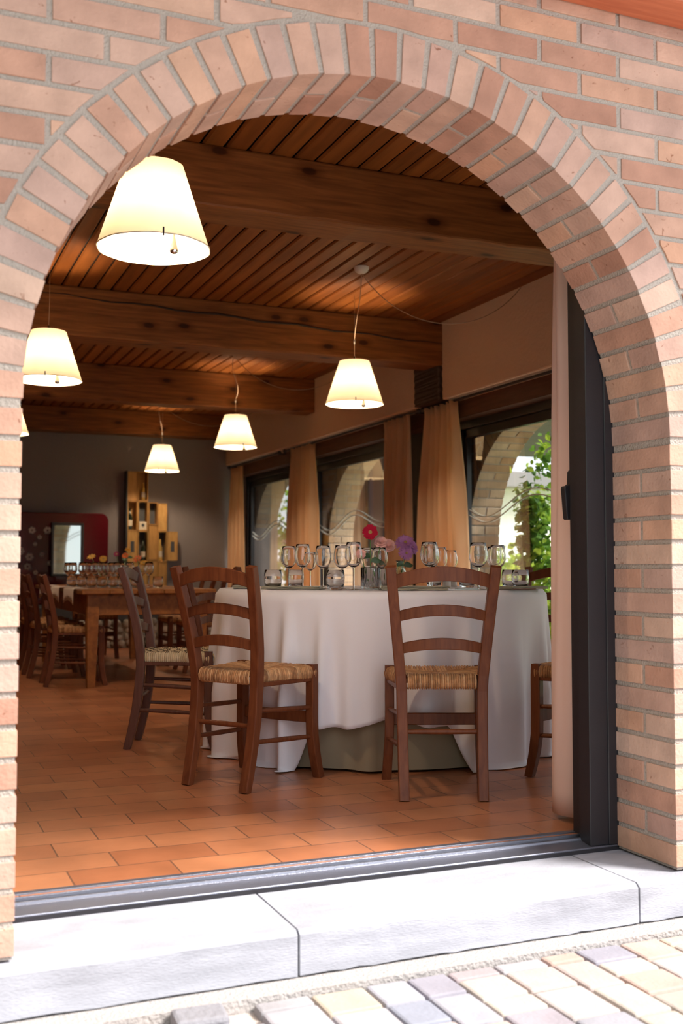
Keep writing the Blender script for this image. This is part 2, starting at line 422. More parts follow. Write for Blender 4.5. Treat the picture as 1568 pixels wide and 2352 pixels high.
def shade_mat():
    m, nt, N, L, p = newmat('lit_lamp_shade')
    p.inputs['Base Color'].default_value = (0.82, 0.74, 0.60, 1); p.inputs['Roughness'].default_value = 0.6
    p.inputs['Emission Color'].default_value = (1.0, 0.70, 0.36, 1); p.inputs['Emission Strength'].default_value = 0.0
    t = N.new('ShaderNodeBsdfTranslucent'); t.inputs['Color'].default_value = (1.0, 0.86, 0.62, 1)
    mx = N.new('ShaderNodeMixShader'); mx.inputs['Fac'].default_value = 0.075
    L.new(p.outputs['BSDF'], mx.inputs[1]); L.new(t.outputs['BSDF'], mx.inputs[2])
    L.new(mx.outputs['Shader'], N['Material Output'].inputs['Surface'])
    return m
M['shade'] = shade_mat()

# ------------------------------------------------------------------ brick walls with arches
def arc_hole(u, arches, extra=0.0, key='R'):
    """height of the opening's top at u, or None"""
    for a in arches:
        d = abs(u - a['c'])
        if d < a[key] + extra:
            return a['z'] + sqrt(max(0.0, (a[key] + extra) ** 2 - d * d))
    return None

def brick_wall(fn, u0, u1, courses, arches, depth, rng, L=0.2765, j=0.0155, skin=0.06):
    """returns (bricks MB, core MB). fn(u,z,w): w grows into the wall."""
    B, K = MB(), MB()
    def jit(a=0.0018): return rng.uniform(-a, a)
    def lay(poly, d=skin):
        w = jit(); B.prism([(u + jit(0.0009), z + jit(0.0009)) for u, z in poly], fn, w, d)
    for ci in range(len(courses) - 1):
        z0 = courses[ci] + j / 2; z1 = courses[ci + 1] - j / 2
        start = u0 - (L / 2 if ci % 2 else 0)
        # spans of this course that are free of openings
        cuts = []
        for a in arches:
            if z0 < a['z']:
                w_ = 0.137 if ci % 2 else 0.2765
                cuts.append((a['c'] - a['R'] - (w_ if z1 <= a['z'] + 0.02 else w_) , a['c'] + a['R'] + w_, False, a))
                for sd in (-1, 1):      # jamb bricks going through the wall
                    ue = a['c'] + sd * a['R']; uo = ue + sd * (w_ - j)
                    lo, hi = min(ue, uo), max(ue, uo)
                    zt = min(z1, a['z'] + 0.004)
                    rect = [(lo, z0), (hi, z0), (hi, zt), (lo, zt)]
                    if zt - z0 > 0.015:
                        if ci % 2: B.prism(rect, fn, jit(), depth / 2 - j / 2 + 0.0); B.prism(rect, fn, depth / 2 + j / 2, depth)
                        else: B.prism(rect, fn, jit(), depth)
        u = start
        while u < u1:
            a0, a1 = max(u0, u + j / 2), min(u1, u + L - j / 2); u += L
            if a1 - a0 < 0.02: continue
            segs = [(a0, a1)]
            for c0, c1, _, a in cuts:
                ns = []
                for s0, s1 in segs:
                    if s1 <= c0 or s0 >= c1: ns.append((s0, s1)); continue
                    if s0 < c0 - 0.02: ns.append((s0, c0 - j))
                    if s1 > c1 + 0.02: ns.append((c1 + j if s0 < c1 else s0, s1))
                segs = ns
            for s0, s1 in segs:
                polys = [[(s0, z0), (s1, z0), (s1, z1), (s0, z1)]]
                for a in arches:
                    re = a['Re'] + j
                    if z1 <= a['z'] or z0 >= a['z'] + re: continue
                    hw = sqrt(max(0, re * re - max(0, z0 - a['z']) ** 2))
                    if s1 <= a['c'] - hw or s0 >= a['c'] + hw: continue
                    polys = []
                    if z1 < a['z'] + re and sqrt(re * re - (z1 - a['z']) ** 2) > 0.3 or z1 < a['z'] + re * 0.93:
                        zs = [z0 + (z1 - z0) * k / 5 for k in range(6)]
                        for sd in (-1, 1):
                            pts = []
                            for z in zs:
                                e = a['c'] + sd * sqrt(max(0, re * re - max(0, z - a['z']) ** 2))
                                pts.append((e, z))
                            if sd > 0:
                                if s1 < a['c']: continue
                                lft = [(min(s1, max(s0, e)), z) for e, z in pts]
                                keep = [(e, z) for e, z in lft if e < s1 - 0.002]
                                if len(keep) >= 2 and s1 - min(e for e, z in keep) > 0.02:
                                    zb = keep[0][1]
                                    polys.append(list(reversed(keep)) + [(s1, zb), (s1, keep[-1][1])] if False else [(s1, zb), (s1, keep[-1][1])] + list(reversed(keep)))
                            else:
                                if s0 > a['c']: continue
                                rgt = [(max(s0, min(s1, e)), z) for e, z in pts]
                                keep = [(e, z) for e, z in rgt if e > s0 + 0.002]
                                if len(keep) >= 2 and max(e for e, z in keep) - s0 > 0.02:
                                    zb = keep[0][1]
                                    polys.append([(s0, keep[-1][1]), (s0, zb)] + keep)
                    else:
                        us = [s0 + (s1 - s0) * k / 8 for k in range(9)]
                        bot = []
                        for uu in us:
                            d = abs(uu - a['c'])
                            zb = a['z'] + sqrt(max(0, re * re - d * d)) if d < re else z0
                            bot.append((uu, max(z0, zb)))
                        keep = [(uu, zb) for uu, zb in bot if zb < z1 - 0.006]
                        # contiguous runs
                        run = []
                        for k, (uu, zb) in enumerate(bot + [(None, 9)]):
                            if zb < z1 - 0.006: run.append((uu, zb))
                            else:
                                if len(run) >= 2: polys.append(run + [(run[-1][0], z1), (run[0][0], z1)])
                                run = []
                for p_ in polys: lay(p_)
    # arch rings
    for a in arches:
        n = a['n']; da = pi / n
        for k in range(n):
            t0 = k * da; t1 = (k + 1) * da; g = j * 0.5 / a['R']
            t0 += g; t1 -= g
            go = j * 0.62 / a['Re'] - g
            w = jit(0.0016); dr = jit(0.002)
            def P(r, t): return (a['c'] + r * cos(t), a['z'] + r * sin(t))
            def poly():
                tm = (t0 + t1) / 2
                return [P(a['R'] + dr, t0), P(a['Re'] + jit(0.003), t0 + go), P(a['Re'] + jit(0.003), t1 - go), P(a['R'] + dr, t1)]
            if k % 2:
                B.prism(poly(), fn, w, depth / 2 - j / 2); B.prism(poly(), fn, depth / 2 + j / 2, depth)
            else:
                B.prism(poly(), fn, w, depth)
    # mortar core with the openings
    rec = 0.0045
    zt, zb = courses[-1], courses[0]
    us = {u0, u1}
    for a in arches:
        R = a['R'] + rec
        for k in range(49): us.add(a['c'] - R * cos(pi * k / 48))
    us = sorted(us)
    def bottom(u):
        h = None
        for a in arches:
            d = abs(u - a['c']); R = a['R'] + rec
            if d <= R + 1e-6: h = a['z'] + sqrt(max(0, R * R - d * d))
        return h
    for i in range(len(us) - 1):
        ua, ub = us[i], us[i + 1]
        if ub - ua < 1e-7: continue
        mid = (ua + ub) / 2
        if bottom(mid) is None: ba = bb = zb
        else:
            ba = bottom(ua); bb = bottom(ub)
            if ba is None: ba = zb
            if bb is None: bb = zb
        f0, f1 = rec, depth - 0.002
        K.add([fn(ua, ba, f0), fn(ub, bb, f0), fn(ub, zt, f0), fn(ua, zt, f0)], [(0, 1, 2, 3)])
        K.add([fn(ua, ba, f1), fn(ub, bb, f1), fn(ub, zt, f1), fn(ua, zt, f1)], [(3, 2, 1, 0)])
        if bottom(mid) is not None: K.add([fn(ua, ba, f0), fn(ub, bb, f0), fn(ub, bb, f1), fn(ua, ba, f1)], [(0, 3, 2, 1)])
        K.add([fn(ua, zt, f0), fn(ub, zt, f0), fn(ub, zt, f1), fn(ua, zt, f1)], [(0, 1, 2, 3)])
    for a in arches:
        R = a['R'] + rec
        for sd in (-1, 1):
            u = a['c'] + sd * R
            K.add([fn(u, zb, rec), fn(u, zb, depth - .002), fn(u, a['z'], depth - .002), fn(u, a['z'], rec)], [(0, 1, 2, 3)])
    return B, K

# ------------------------------------------------------------------ structure: facade
courses = [-0.024] + [0.054 + 0.0742 * k for k in range(16)]
z = courses[-1]
while z < 3.05:
    z += 0.0775; courses.append(z)
ARCH = dict(c=1.2174, z=1.253, R=0.9386, Re=1.075, n=39)
rng = random.Random(11)
B, K = brick_wall(lambda u, z, w: (u, w, z), -2.3, 4.6, courses, [ARCH], 0.28, rng)
wf = struct(K.build('wall_front', M['mortar'], fix=False))
B.build('brickwork', M['brick'], wf, bevel=0.0035, seg=2)
# plaster lining of the facade on the room side
m = MB()
m.box((-2.3, 0.281, 2.32), (3.9, 0.40, 2.9)); m.box((-2.3, 0.281, 0.0), (0.10, 0.40, 2.32)); m.box((2.36, 0.281, 0.0), (3.9, 0.40, 2.32))
m.build('plaster_lining', M['plaster'], wf)

# eave: beam on the wall and unseen roof, outline skewed to slant its shadow
m = MB(); m.box((-2.5, -0.14, 2.525), (4.8, -0.002, 2.74)); struct(m.build('eave_beam', M['eave'], bevel=0.01, seg=2))
m = MB()
m.prism([(-3.5, 0.3), (-3.5, -1.55), (-0.2, -1.25), (1.6, -0.75), (4.9, -0.50), (4.9, 0.3)], lambda u, v, w: (u, v, w), 2.745, 2.86)
struct(m.build('roof', M['roof']))

m = MB(); m.box((-3.2, -9.0, -0.42), (-3.0, 0.0, 3.4)); struct(m.build('wall_sky_blocker', M['leafdark']))  # unseen wall added to block the left sky and darken the right reveal
# stone step, kerb, paving
for nm, xa, xb in (('step', -1.6, 0.947), ('step', 0.953, 1.977), ('step', 1.983, 3.6)):
    m = MB()
    n = 26; rr = random.Random(int(xa * 100) + 900)
    top = []; 
    prof = []
    for i in range(n + 1):
        x = xa + (xb - xa) * i / n
        e = rr.uniform(-0.0008, 0.0008)
        prof.append([(x, 0.30, -0.03), (x, -0.036 + e, -0.03 + rr.uniform(-.001, .001)), (x, -0.050 + e, -0.041 + rr.uniform(-.001, .001)), (x, -0.052 + rr.uniform(-.0008, .0008), -0.138 + rr.uniform(-.002, .002)), (x, 0.30, -0.16)])
    m.loft(prof, True, True, False)
    struct(m.build('step', M['stone']))
m = MB(); m.box((-2.5, -0.128, -0.40), (4.6, 0.27, -0.1435)); struct(m.build('kerb', M['kerb']))
m = MB(); m.box((-5, -6, -0.42), (7, -0.10, -0.175)); struct(m.build('ground', M['sand']))
m = MB(); rr = random.Random(5)
# mixed cobble blocks in staggered courses running away from the step
x = -1.4
while x < 3.8:
    wd = rr.choice((0.112, 0.128, 0.135, 0.142))
    y = -0.132 - rr.uniform(-0.004, 0.004)
    first = True
    while y > -1.6:
        h = rr.choice((0.085, 0.128, 0.128, 0.17)) if not first else rr.choice((0.06, 0.10, 0.128))
        if not (0.56 < x + wd / 2 < 0.74 and y > -0.22):
            dz = rr.uniform(-0.002, 0.002); g = 0.0028; ang = rr.uniform(-0.012, 0.012)
            cx_, cy_ = x + wd / 2, y - h / 2
            pts = []
            for sx, sy in ((-1, -1), (1, -1), (1, 1), (-1, 1)):
                px, py = sx * (wd / 2 - g), sy * (h / 2 - g)
                pts.append((cx_ + px * cos(ang) - py * sin(ang), cy_ + px * sin(ang) + py * cos(ang)))
            m.prism(pts, lambda u, v, w: (u, v, w), -0.20, -0.154 + dz)
        y -= h; first = False
    x += wd
pv = struct(m.build('pavement', M['paver'], bevel=0.008, seg=2))
m = MB()
m.prism([(0.600, -0.222), (0.722, -0.230), (0.728, -0.140), (0.606, -0.134)], lambda u, v, w: (u, v, w), -0.19, -0.132)
tag(m.build('paving_block', simple('worn_grey_block', (0.24, 0.235, 0.26), 0.9, bump=0.6, bscale=60), bevel=0.010, seg=2), 'grey paving block standing proud of the pale pavement below the step', 'paving stone')

# ------------------------------------------------------------------ structure: room
m = MB(); m.box((-2.6, 0.40, -0.05), (4.6, 10.7, 0.0)); fl = struct(m.build('floor', M['tile']))
# ceiling boards with grooves
m = MB(); x = -2.6
while x < 4.02:
    m.box((x + 0.005, 0.40, 2.765), (x + 0.105, 10.7, 2.785)); x += 0.11
ce = struct(m.build('ceiling', M['plank'], bevel=0.009))
m = MB(); m.box((-2.7, 0.28, 2.79), (4.6, 10.9, 2.9)); m.build('ceiling_backing', M['cordgap'], ce)
for y, zb_ in ((2.0, 2.485), (4.7, 2.43), (7.4, 2.43), (10.2, 2.48)):
    m = MB(); rr = random.Random(int(y * 10)); rings = []
    for i in range(41):
        x = -2.6 + 6.6 * i / 40
        e = [rr.uniform(-0.004, 0.004) for _ in range(4)]
        rings.append([(x, y + e[0], zb_ + e[1]), (x, y + 0.25 + e[2], zb_ + e[3]), (x, y + 0.25, 2.765), (x, y + e[0] * .5, 2.765)])
    m.loft(rings, True, True, False)
    struct(m.build('beam', M['beam'], bevel=0.012, seg=2))
# drying crack along the second beam
m = MB()
m.tube([(0.9 + 3.0 * k / 20, 4.694, 2.70 - 0.105 * k / 20 + 0.008 * sin(k * 1.7)) for k in range(21)], [0.002 + 0.006 * sin(pi * k / 20) for k in range(21)], 5)
struct(m.build('beam_crack', M['cordgap']))
m = MB(); m.box((-2.7, 10.5, -0.05), (4.6, 10.75, 2.9)); struct(m.build('wall_back', M['greywall']))
m = MB(); m.box((-2.75, 0.28, -0.05), (-2.6, 10.7, 2.9)); struct(m.build('wall_left', M['plaster']))
# right wall: plaster band over the windows, brown lintels, dark piers
BAYS = [(0.55, 2.55), (2.85, 4.98), (5.95, 8.19), (8.55, 10.5)]
m = MB(); m.box((3.9, 0.40, 2.165), (4.28, 10.5, 2.9)); wr = struct(m.build('wall_right', M['plaster'], bevel=0.012, seg=2))
m = MB(); m.box((4.05, 0.40, 2.03), (4.28, 10.5, 2.166)); m.build('lintel_board', M['lintel'], wr)
m = MB()
piers = [(0.40, 0.55), (2.55, 2.85), (4.98, 5.95), (8.19, 8.55)]
for a, b in piers: m.box((4.165, a, 0), (4.28, b, 2.06))
m.build('window_pier', M['darkwood'], wr)
m = MB(); m.box((3.90, 0.40, 0.0), (4.28, 10.5, 0.02)); m.build('window_threshold', M['darkwood'], wr)
m = MB(); rr = random.Random(3)
rings = []
for i in range(24):
    z = 2.162 + 0.36 * i / 23; e = [rr.uniform(-.006, .006) for _ in range(4)]
    rings.append([(3.865 + e[0] * .6, 4.70 + e[1], z), (4.2, 4.70 + e[1], z), (4.2, 5.12 + e[2], z), (3.865 + e[3] * .6, 5.12 + e[2], z)])
m.loft(rings, True, True, False); struct(m.build('post', M['darkwood'], bevel=0.01))
# windows: black sliding doors with an etched double wave
for k, (a, b) in enumerate(BAYS[1:] + BAYS[:1]):
    m = MB()
    for y0, y1, z0, z1 in ((a, a + 0.07, 0.02, 2.05), (b - 0.07, b, 0.02, 2.05), (a, b, 1.97, 2.05), (a, b, 0.02, 0.10)):
        m.box((4.17, y0, z0), (4.26, y1, z1))
    for y0, y1, z0, z1 in ((a + 0.07, a + 0.12, 0.10, 1.97), (b - 0.12, b - 0.07, 0.10, 1.97), (a + .07, b - .07, 1.90, 1.97), (a + .07, b - .07, 0.10, 0.17)):
        m.box((4.20, y0, z0), (4.245, y1, z1))
    w = struct(m.build('window_%d' % (k + 1), M['black'], bevel=0.004))
    m = MB(); tl = 0.010 if k == 0 else 0.0
    m.add([(4.222 - tl, a + .12, .17), (4.222 + tl, b - .12, .17), (4.222 + tl, b - .12, 1.90), (4.222 - tl, a + .12, 1.90)], [(0, 3, 2, 1)]); m.build('pane', M['pane'], w, fix=False)
    if k < 3:
        for dz, r_ in ((0.0, 0.005), (-0.045, 0.005)):
            m = MB()
            y0, y1 = a + 0.13, b - 0.13
            pts = []
            for i in range(61):
                y = y0 + (y1 - y0) * i / 60
                pts.append((4.215, y, 1.36 + dz + 0.10 * cos((y - (y1 - 0.95)) * 2 * pi / 1.35) * min(1, 0.55 + 0.45 * (i / 60))))
            m.tube(pts, r_, 5); m.build('etched_wave', M['etched'], w)
# brick arcade outside the right wall
rc = [-0.2 + 0.0765 * k for k in range(42)]
rarch = [dict(c=c_, z=1.06, R=0.95, Re=1.088, n=39) for c_ in (1.55, 4.06, 7.07, 9.61)]
rng = random.Random(23)
B, K = brick_wall(lambda u, z, w: (4.30 + w, u, z), 0.3, 10.9, rc, rarch, 0.28, rng)
wx = struct(K.build('wall_arcade', M['mortar'], fix=False))
B.build('arcade_brickwork', M['brick_r'], wx, bevel=0.004)

# sliding door in the front arch
m = MB()
m.box((2.057, 0.284, -0.012), (2.40, 0.345, 2.36)); m.box((2.125, 0.279, -0.012), (2.40, 0.2835, 2.36))
m.box((0.05, 0.284, -0.012), (0.30, 0.345, 2.36)); m.box((0.05, 0.284, 2.30), (2.40, 0.42, 2.40))
d1 = struct(m.build('door_1', M['black'], bevel=0.003))
m = MB(); m.box((2.088, 0.375, 0.0), (2.16, 0.425, 2.30)); m.box((2.16, 0.395, 0.0), (2.40, 0.41, 2.30)); m.build('door_leaf', M['black'], d1, bevel=0.003)
m = MB(); m.box((2.098, 0.366, 0.01), (2.103, 0.374, 2.30)); m.box((2.118, 0.366, 0.01), (2.121, 0.374, 2.30)); m.build('rubber_seal', M['track'], d1)
m = MB()
hp = [(2.118, 1.195), (2.104, 1.195), (2.098, 1.188), (2.096, 1.148), (2.086, 1.141), (2.074, 1.139), (2.072, 1.13), (2.080, 1.032), (2.084, 1.026), (2.116, 1.028), (2.116, 1.046), (2.098, 1.046), (2.095, 1.06), (2.094, 1.108), (2.100, 1.118), (2.118, 1.118)]
m.prism(hp, lambda u, z, w: (u, w, z), 0.427, 0.452); m.build('door_handle', M['black'], d1, bevel=0.003, seg=2)
# threshold track
m = MB()
tp = [(0.281, -0.032), (0.281, -0.014), (0.286, -0.013), (0.335, -0.004), (0.338, 0.004), (0.345, 0.004), (0.347, -0.006), (0.372, -0.006), (0.374, 0.006), (0.381, 0.006), (0.383, -0.006), (0.410, -0.006), (0.412, 0.004), (0.436, 0.004), (0.438, -0.03)]
m.loft([[(x, y, z) for y, z in tp] for x in (0.06, 1.2, 2.2)], True, True, False)
struct(m.build('door_track', M['track'], bevel=0.0015))
m = MB()
m.box((0.06, 0.348, -0.0058), (2.2, 0.3715, -0.0035)); m.box((0.06, 0.3835, -0.0058), (2.2, 0.4095, -0.0035)); m.box((0.06, 0.2795, -0.030), (2.2, 0.2808, -0.018))
struct(m.build('track_groove', M['black']))

# hearth ledge of river stones along the back
m = MB(); rr = random.Random(2)
def blob(m, c, r, rr):
    n1, n2 = 7, 10
    rings = []
    for i in range(1, n1):
        t = pi * i / n1
        rings.append([(c[0] + r[0] * sin(t) * cos(2 * pi * j / n2), c[1] + r[1] * sin(t) * sin(2 * pi * j / n2), c[2] + r[2] * cos(t)) for j in range(n2)])
    m.loft(rings, True, True, True)
zz = 0.045
while zz < 0.28:
    x = 0.6 + rr.uniform(0, .1)
    while x < 3.9:
        w_ = rr.uniform(0.06, 0.12)
        blob(m, (x, 9.28 + rr.uniform(-.015, .015), zz + rr.uniform(-.01, .01)), (w_ * .52, 0.05, rr.uniform(0.036, 0.05)), rr)
        x += w_
    zz += 0.076
hs = struct(m.build('low_stone_wall', M['pebble']))
m = MB(); m.box((0.6, 9.29, 0.0), (3.9, 10.5, 0.27)); m.build('stone_wall_core', M['mortar'], hs)
m = MB(); m.box((0.6, 9.33, 0.29), (3.9, 10.5, 0.45)); m.build('ledge', M['slate'], hs, bevel=0.01)

# ------------------------------------------------------------------ exterior behind the windows
m = MB(); m.box((4.6, -6, -0.30), (40, 45, -0.20)); struct(m.build('ground', M['lawn']))
m = MB(); m.box((4.9, 0.0, -0.205), (6.2, 14, -0.17)); struct(m.build('path', M['gravel']))

def leaves(m, n, fn, size, rr):
    for _ in range(n):
        c = Vector(fn(rr)); s = size * rr.uniform(0.6, 1.3)
        q = Matrix.Rotation(rr.uniform(0, 2 * pi), 3, 'Z') @ Matrix.Rotation(rr.gauss(0.9, 0.5), 3, 'X') @ Matrix.Rotation(rr.uniform(0, 6), 3, 'Z')
        pts = [(0, -.5, 0), (.32, -.2, .06), (.36, .1, .06), (0, .6, -.05), (-.36, .1, .06), (-.32, -.2, .06)]
        b = [c + q @ (Vector(p) * s) for p in pts]
        m.add(b, [(0, 1, 2, 3), (0, 3, 4, 5)])

rr = random.Random(31)
def ivyA(r):
    t = r.random()
    z = r.uniform(-0.1, 1.45)
    return (4.72 + abs(r.gauss(0, 0.13)), 4.98 - abs(r.gauss(0, 0.22)) * (1.25 if z < 1.0 else 0.7), z)
m = MB(); leaves(m, 1500, ivyA, 0.075, rr)
def ivyB(r):
    a = r.uniform(0.15, 0.85) * pi / 2; rad = 0.90 - abs(r.gauss(0, 0.07))
    return (4.75 + r.gauss(0, 0.08), 4.06 + rad * cos(a), 1.06 + rad * sin(a))
leaves(m, 200, ivyB, 0.065, rr)
tag(m.build('ivy', M['leaf'], fix=False), 'sunlit green climber hanging on the arch beyond the nearest window', 'climbing plant', kind='stuff')
def bushfn(c, r):
    def f(g):
        v = Vector((g.gauss(0, 1), g.gauss(0, 1), g.gauss(0, 1))).normalized() * (g.uniform(0.55, 1.0))
        return (c[0] + v.x * r[0], c[1] + v.y * r[1], max(-0.18, c[2] + v.z * r[2]))
    return f
SHR = [((6.1, 7.3, 0.30), (0.6, 0.75, 0.72), 900, 'leafy shrub behind the climber, seen low through the nearest window'),
       ((7.6, 9.2, 0.45), (0.9, 1.1, 0.75), 1000, 'pale yellow-green shrub further out through the nearest window'),
       ((5.55, 13.0, 0.75), (0.55, 0.65, 0.9), 900, 'dark green shrub low in the farthest window behind the stone arch'),
       ((8.0, 20.3, 2.3), (1.1, 1.3, 1.1), 900, 'bright leafy branch mass high in the farthest window')]
for c, r, n, lab in SHR:
    sh = thing('shrub', (c[0], c[1], -0.2), 0, lab, 'shrub', 'shrubs in the garden beyond the windows')
    m = MB(); f_ = bushfn(c, r)
    leaves(m, n, lambda g: tuple(Vector(f_(g)) - Vector((c[0], c[1], -0.2))), 0.10, rr); m.build('foliage', M['leaf'], sh, fix=False)
    m = MB()
    for k in range(4):
        a = k * 1.7
        m.tube([(0, 0, 0), (0.12 * cos(a), 0.12 * sin(a), (c[2] + .2) * .5), (r[0] * .5 * cos(a), r[1] * .5 * sin(a), c[2] + 0.25)], [0.022, 0.016, 0.008], 6)
    m.build('stem', M['postwood'], sh)
# timber porch posts and dark shed seen through the middle window
for x, y, lab in ((5.98, 11.15, 'reddish timber post in the middle window, the one nearer the arch'), (6.24, 11.05, 'slimmer reddish timber post in the middle window, beside the dark shed')):
    m = MB(); m.box((-0.075, -0.075, 0), (0.075, 0.075, 2.95))
    o = m.build('timber_post', M['postwood'], bevel=0.01, loc=(x, y, -0.2)); tag(o, lab, 'post', 'timber posts outside the middle window')
sd = thing('garden_shed', (7.5, 13.2, -0.2), 0, 'dark timber shed in shade behind the reddish posts', 'shed')
m = MB(); m.box((-0.85, 0, 0), (0.75, 2.2, 3.2)); m.build('wall', M['darkwood'], sd)
m = MB(); m.prism([(-1.05, 3.15), (0.95, 3.15), (0.95, 3.27), (-0.05, 3.75), (-1.05, 3.27)], lambda u, z, w: (u, w, z), -0.35, 2.4); m.build('roof', M['houseroof'], sd)
m = MB(); m.box((-2.0, -4.6, 2.95), (3.2, -0.36, 3.08)); m.build('added_shade_roof', M['darkwood'], sd)  # unseen slab added to shade the posts and the shed front
# white house far out
hs = thing('house', (18.0, 24.0, -0.2), 0, 'white house with a low grey roof, far off beyond the nearest window', 'house')
m = MB(); m.box((-5, -2, 0), (5, 3, 3.3)); m.build('wall', M['housewall'], hs)
m = MB(); m.box((-5.3, -2.5, 3.2), (5.3, 3.4, 3.62)); m.build('roof', M['houseroof'], hs, bevel=0.02)
# pink parasol beyond the far window
ps = thing('garden_parasol', (6.0, 14.65, -0.2), 0, 'low pink garden parasol through the farthest window', 'parasol')
m = MB(); m.lathe([(0.42, 1.44), (0.25, 1.56), (0.02, 1.66)], 8, smooth=False); m.build('canopy', M['pinkcanopy'], ps)
m = MB(); m.tube([(0, 0, 0), (0, 0, 1.65)], 0.02, 8); m.build('pole', M['postwood'], ps)

# ------------------------------------------------------------------ chairs
def post_path(sd, fx=0.147, tx=0.197):
    zs = [0, .06, .12, .20, .30, .40, .46, .54, .62, .70, .78, .84, .872]
    def yv(z):
        if z < 0.42: return -0.064 * ((0.42 - z) / 0.42) ** 1.8
        return -0.092 * ((z - 0.42) / 0.452) ** 1.55
    return [(sd * (fx + (0.006 * z / .42 if z < .42 else 0.006 + (tx - fx - .006) * (z - .42) / .452)), yv(z) + 0.064, z) for z in zs]

def make_chair(label, wood, seatmat, woven=False):
    t = thing('dining_chair', (0, 0, 0), 0, label, 'chair', 'ladder-back dining chairs')
    yo = 0.064
    for sd in (-1, 1):
        m = MB(); m.sweep_rect(post_path(sd), 0.040, [0.034, .036, .038, .040, .042, .042, .042, .042, .040, .038, .036, .034, .030], (1, 0, 0))
        m.build('back_post', wood, t, bevel=0.004, seg=2)
        m = MB()
        fp = []
        for z in (0, .05, .11, .18, .26, .34, .42, .468):
            k = max(0, (0.20 - z) / 0.20)
            fp.append((sd * (0.184 + 0.012 * k), yo + 0.330 + 0.032 * k ** 1.7, z))
        m.sweep_rect(fp, 0.038, [0.034, .036, .04, .042, .042, .042, .042, .036], (1, 0, 0))
        m.build('leg', wood, t, bevel=0.004, seg=2)
    def px(z): # half distance of posts at height z
        return 0.153 + (0.044) * (z - .42) / .452 - 0.012
    def py(z): return yo - 0.092 * ((z - 0.42) / 0.452) ** 1.55
    for zc, h, rise in ((0.825, 0.056, 0.030), (0.692, 0.044, 0.024), (0.568, 0.044, 0.020)):
        hw = px(zc); pts = []
        for i in range(15):
            u = -1 + 2 * i / 14
            pts.append((u * hw, py(zc) - 0.026 * (1 - u * u), zc - rise * 0.35 + rise * (1 - u * u)))
        m = MB(); rings = []
        for i, p in enumerate(pts):
            u = abs(-1 + 2 * i / 14)
            hh = h * (1.0 - 0.08 * u)
            rings.append([(p[0], p[1] + dy, p[2] + dz + (p[1] + dy - py(zc)) * 0.0) for dy, dz in ((-.008, -hh / 2), (.008, -hh / 2), (.008, hh / 2), (-.008, hh / 2))])
        m.loft(rings, True, True, False); m.build('back_slat', wood, t, bevel=0.003, seg=2)
    # rungs
    for sd in (-1, 1):
        for z in (0.295, 0.175):
            y0 = yo - 0.064 * ((0.42 - z) / 0.42) ** 1.8
            m = MB(); m.tube([(sd * 0.150, y0 + .01, z + 0.012), (sd * .167, yo + .165, z + 0.004), (sd * 0.185, yo + 0.33, z - 0.004)], [0.0085, 0.0105, 0.0085], 10); m.build('rung', wood, t)
    m = MB(); m.tube([(-0.15, yo - .01, 0.248), (0, yo - .01, 0.248), (0.15, yo - .01, 0.248)], [0.009, 0.011, 0.009], 10); m.build('rung', wood, t)
    m = MB(); m.box((-0.182, yo + 0.320, 0.226), (0.182, yo + 0.336, 0.274)); m.build('stretcher', wood, t, bevel=0.003)
    # rails under the rush
    for sd in (-1, 1):
        m = MB(); m.sweep_rect([(sd * 0.150, yo, 0.408), (sd * 0.185, yo + 0.33, 0.408)], 0.018, 0.026, (0, 0, 1)); m.build('seat_rail', wood, t, bevel=0.003)
    m = MB(); m.box((-0.182, yo + 0.321, 0.396), (0.182, yo + 0.339, 0.418)); m.build('seat_rail', wood, t, bevel=0.003)
    # woven seat
    RL, RR_, FR, FL = Vector((-.131, yo - .004, 0)), Vector((.131, yo - .004, 0)), Vector((.186, yo + .338, 0)), Vector((-.186, yo + .338, 0))
    C = Vector((0, yo + .168, 0)); m = MB(); rr = random.Random(4)
    ztop = 0.462
    for A, Bv, n in ((RL, RR_, 30), (RR_, FR, 34), (FR, FL, 34), (FL, RL, 34)):
        out = Vector(((Bv - A).y, -(Bv - A).x, 0)).normalized()
        for k in range(n):
            t0, t1 = k / n, (k + 1) / n
            def E(t_): return A.lerp(Bv, t_)
            def D(t_): return A.lerp(C, 2 * t_) if t_ <= .5 else Bv.lerp(C, 2 * (1 - t_))
            hz = rr.uniform(-.0015, .0015)
            sag = -0.010
            prof = []
            for fr in (0.0, 0.35, 0.7, 0.94):
                prof.append((fr, 0.0, ztop + sag * (1 - fr) * min(1, 4 * min((k + .5) / n, 1 - (k + .5) / n)) + hz, (0, 1)))
            prof += [(1.0, 0.010, ztop - 0.006 + hz, (.7, .7)), (1.0, 0.017, ztop - 0.024, (1, 0)), (1.0, 0.014, ztop - 0.044 - rr.uniform(0, .004), (.8, -.6)), (1.0, -0.006, ztop - 0.052, (0, -1))]
            rings = []
            for fr, o_, z, nn in prof:
                p0 = D(t0).lerp(E(t0), fr) + out * o_; p1 = D(t1).lerp(E(t1), fr) + out * o_
                ring = []
                for s_, h_ in ((0.02, 0), (0.27, .0045), (0.73, .0045), (0.98, 0)):
                    q = p0.lerp(p1, s_); q = q + out * (nn[0] * h_); ring.append((q.x, q.y, z + nn[1] * h_))
                rings.append(ring)
            m.loft(rings, False, False, True, closed=False)
    so = m.build('seat', seatmat, t, fix=False)
    if woven: so['label'] = 'pale woven cord seat with dark checks'
    return t

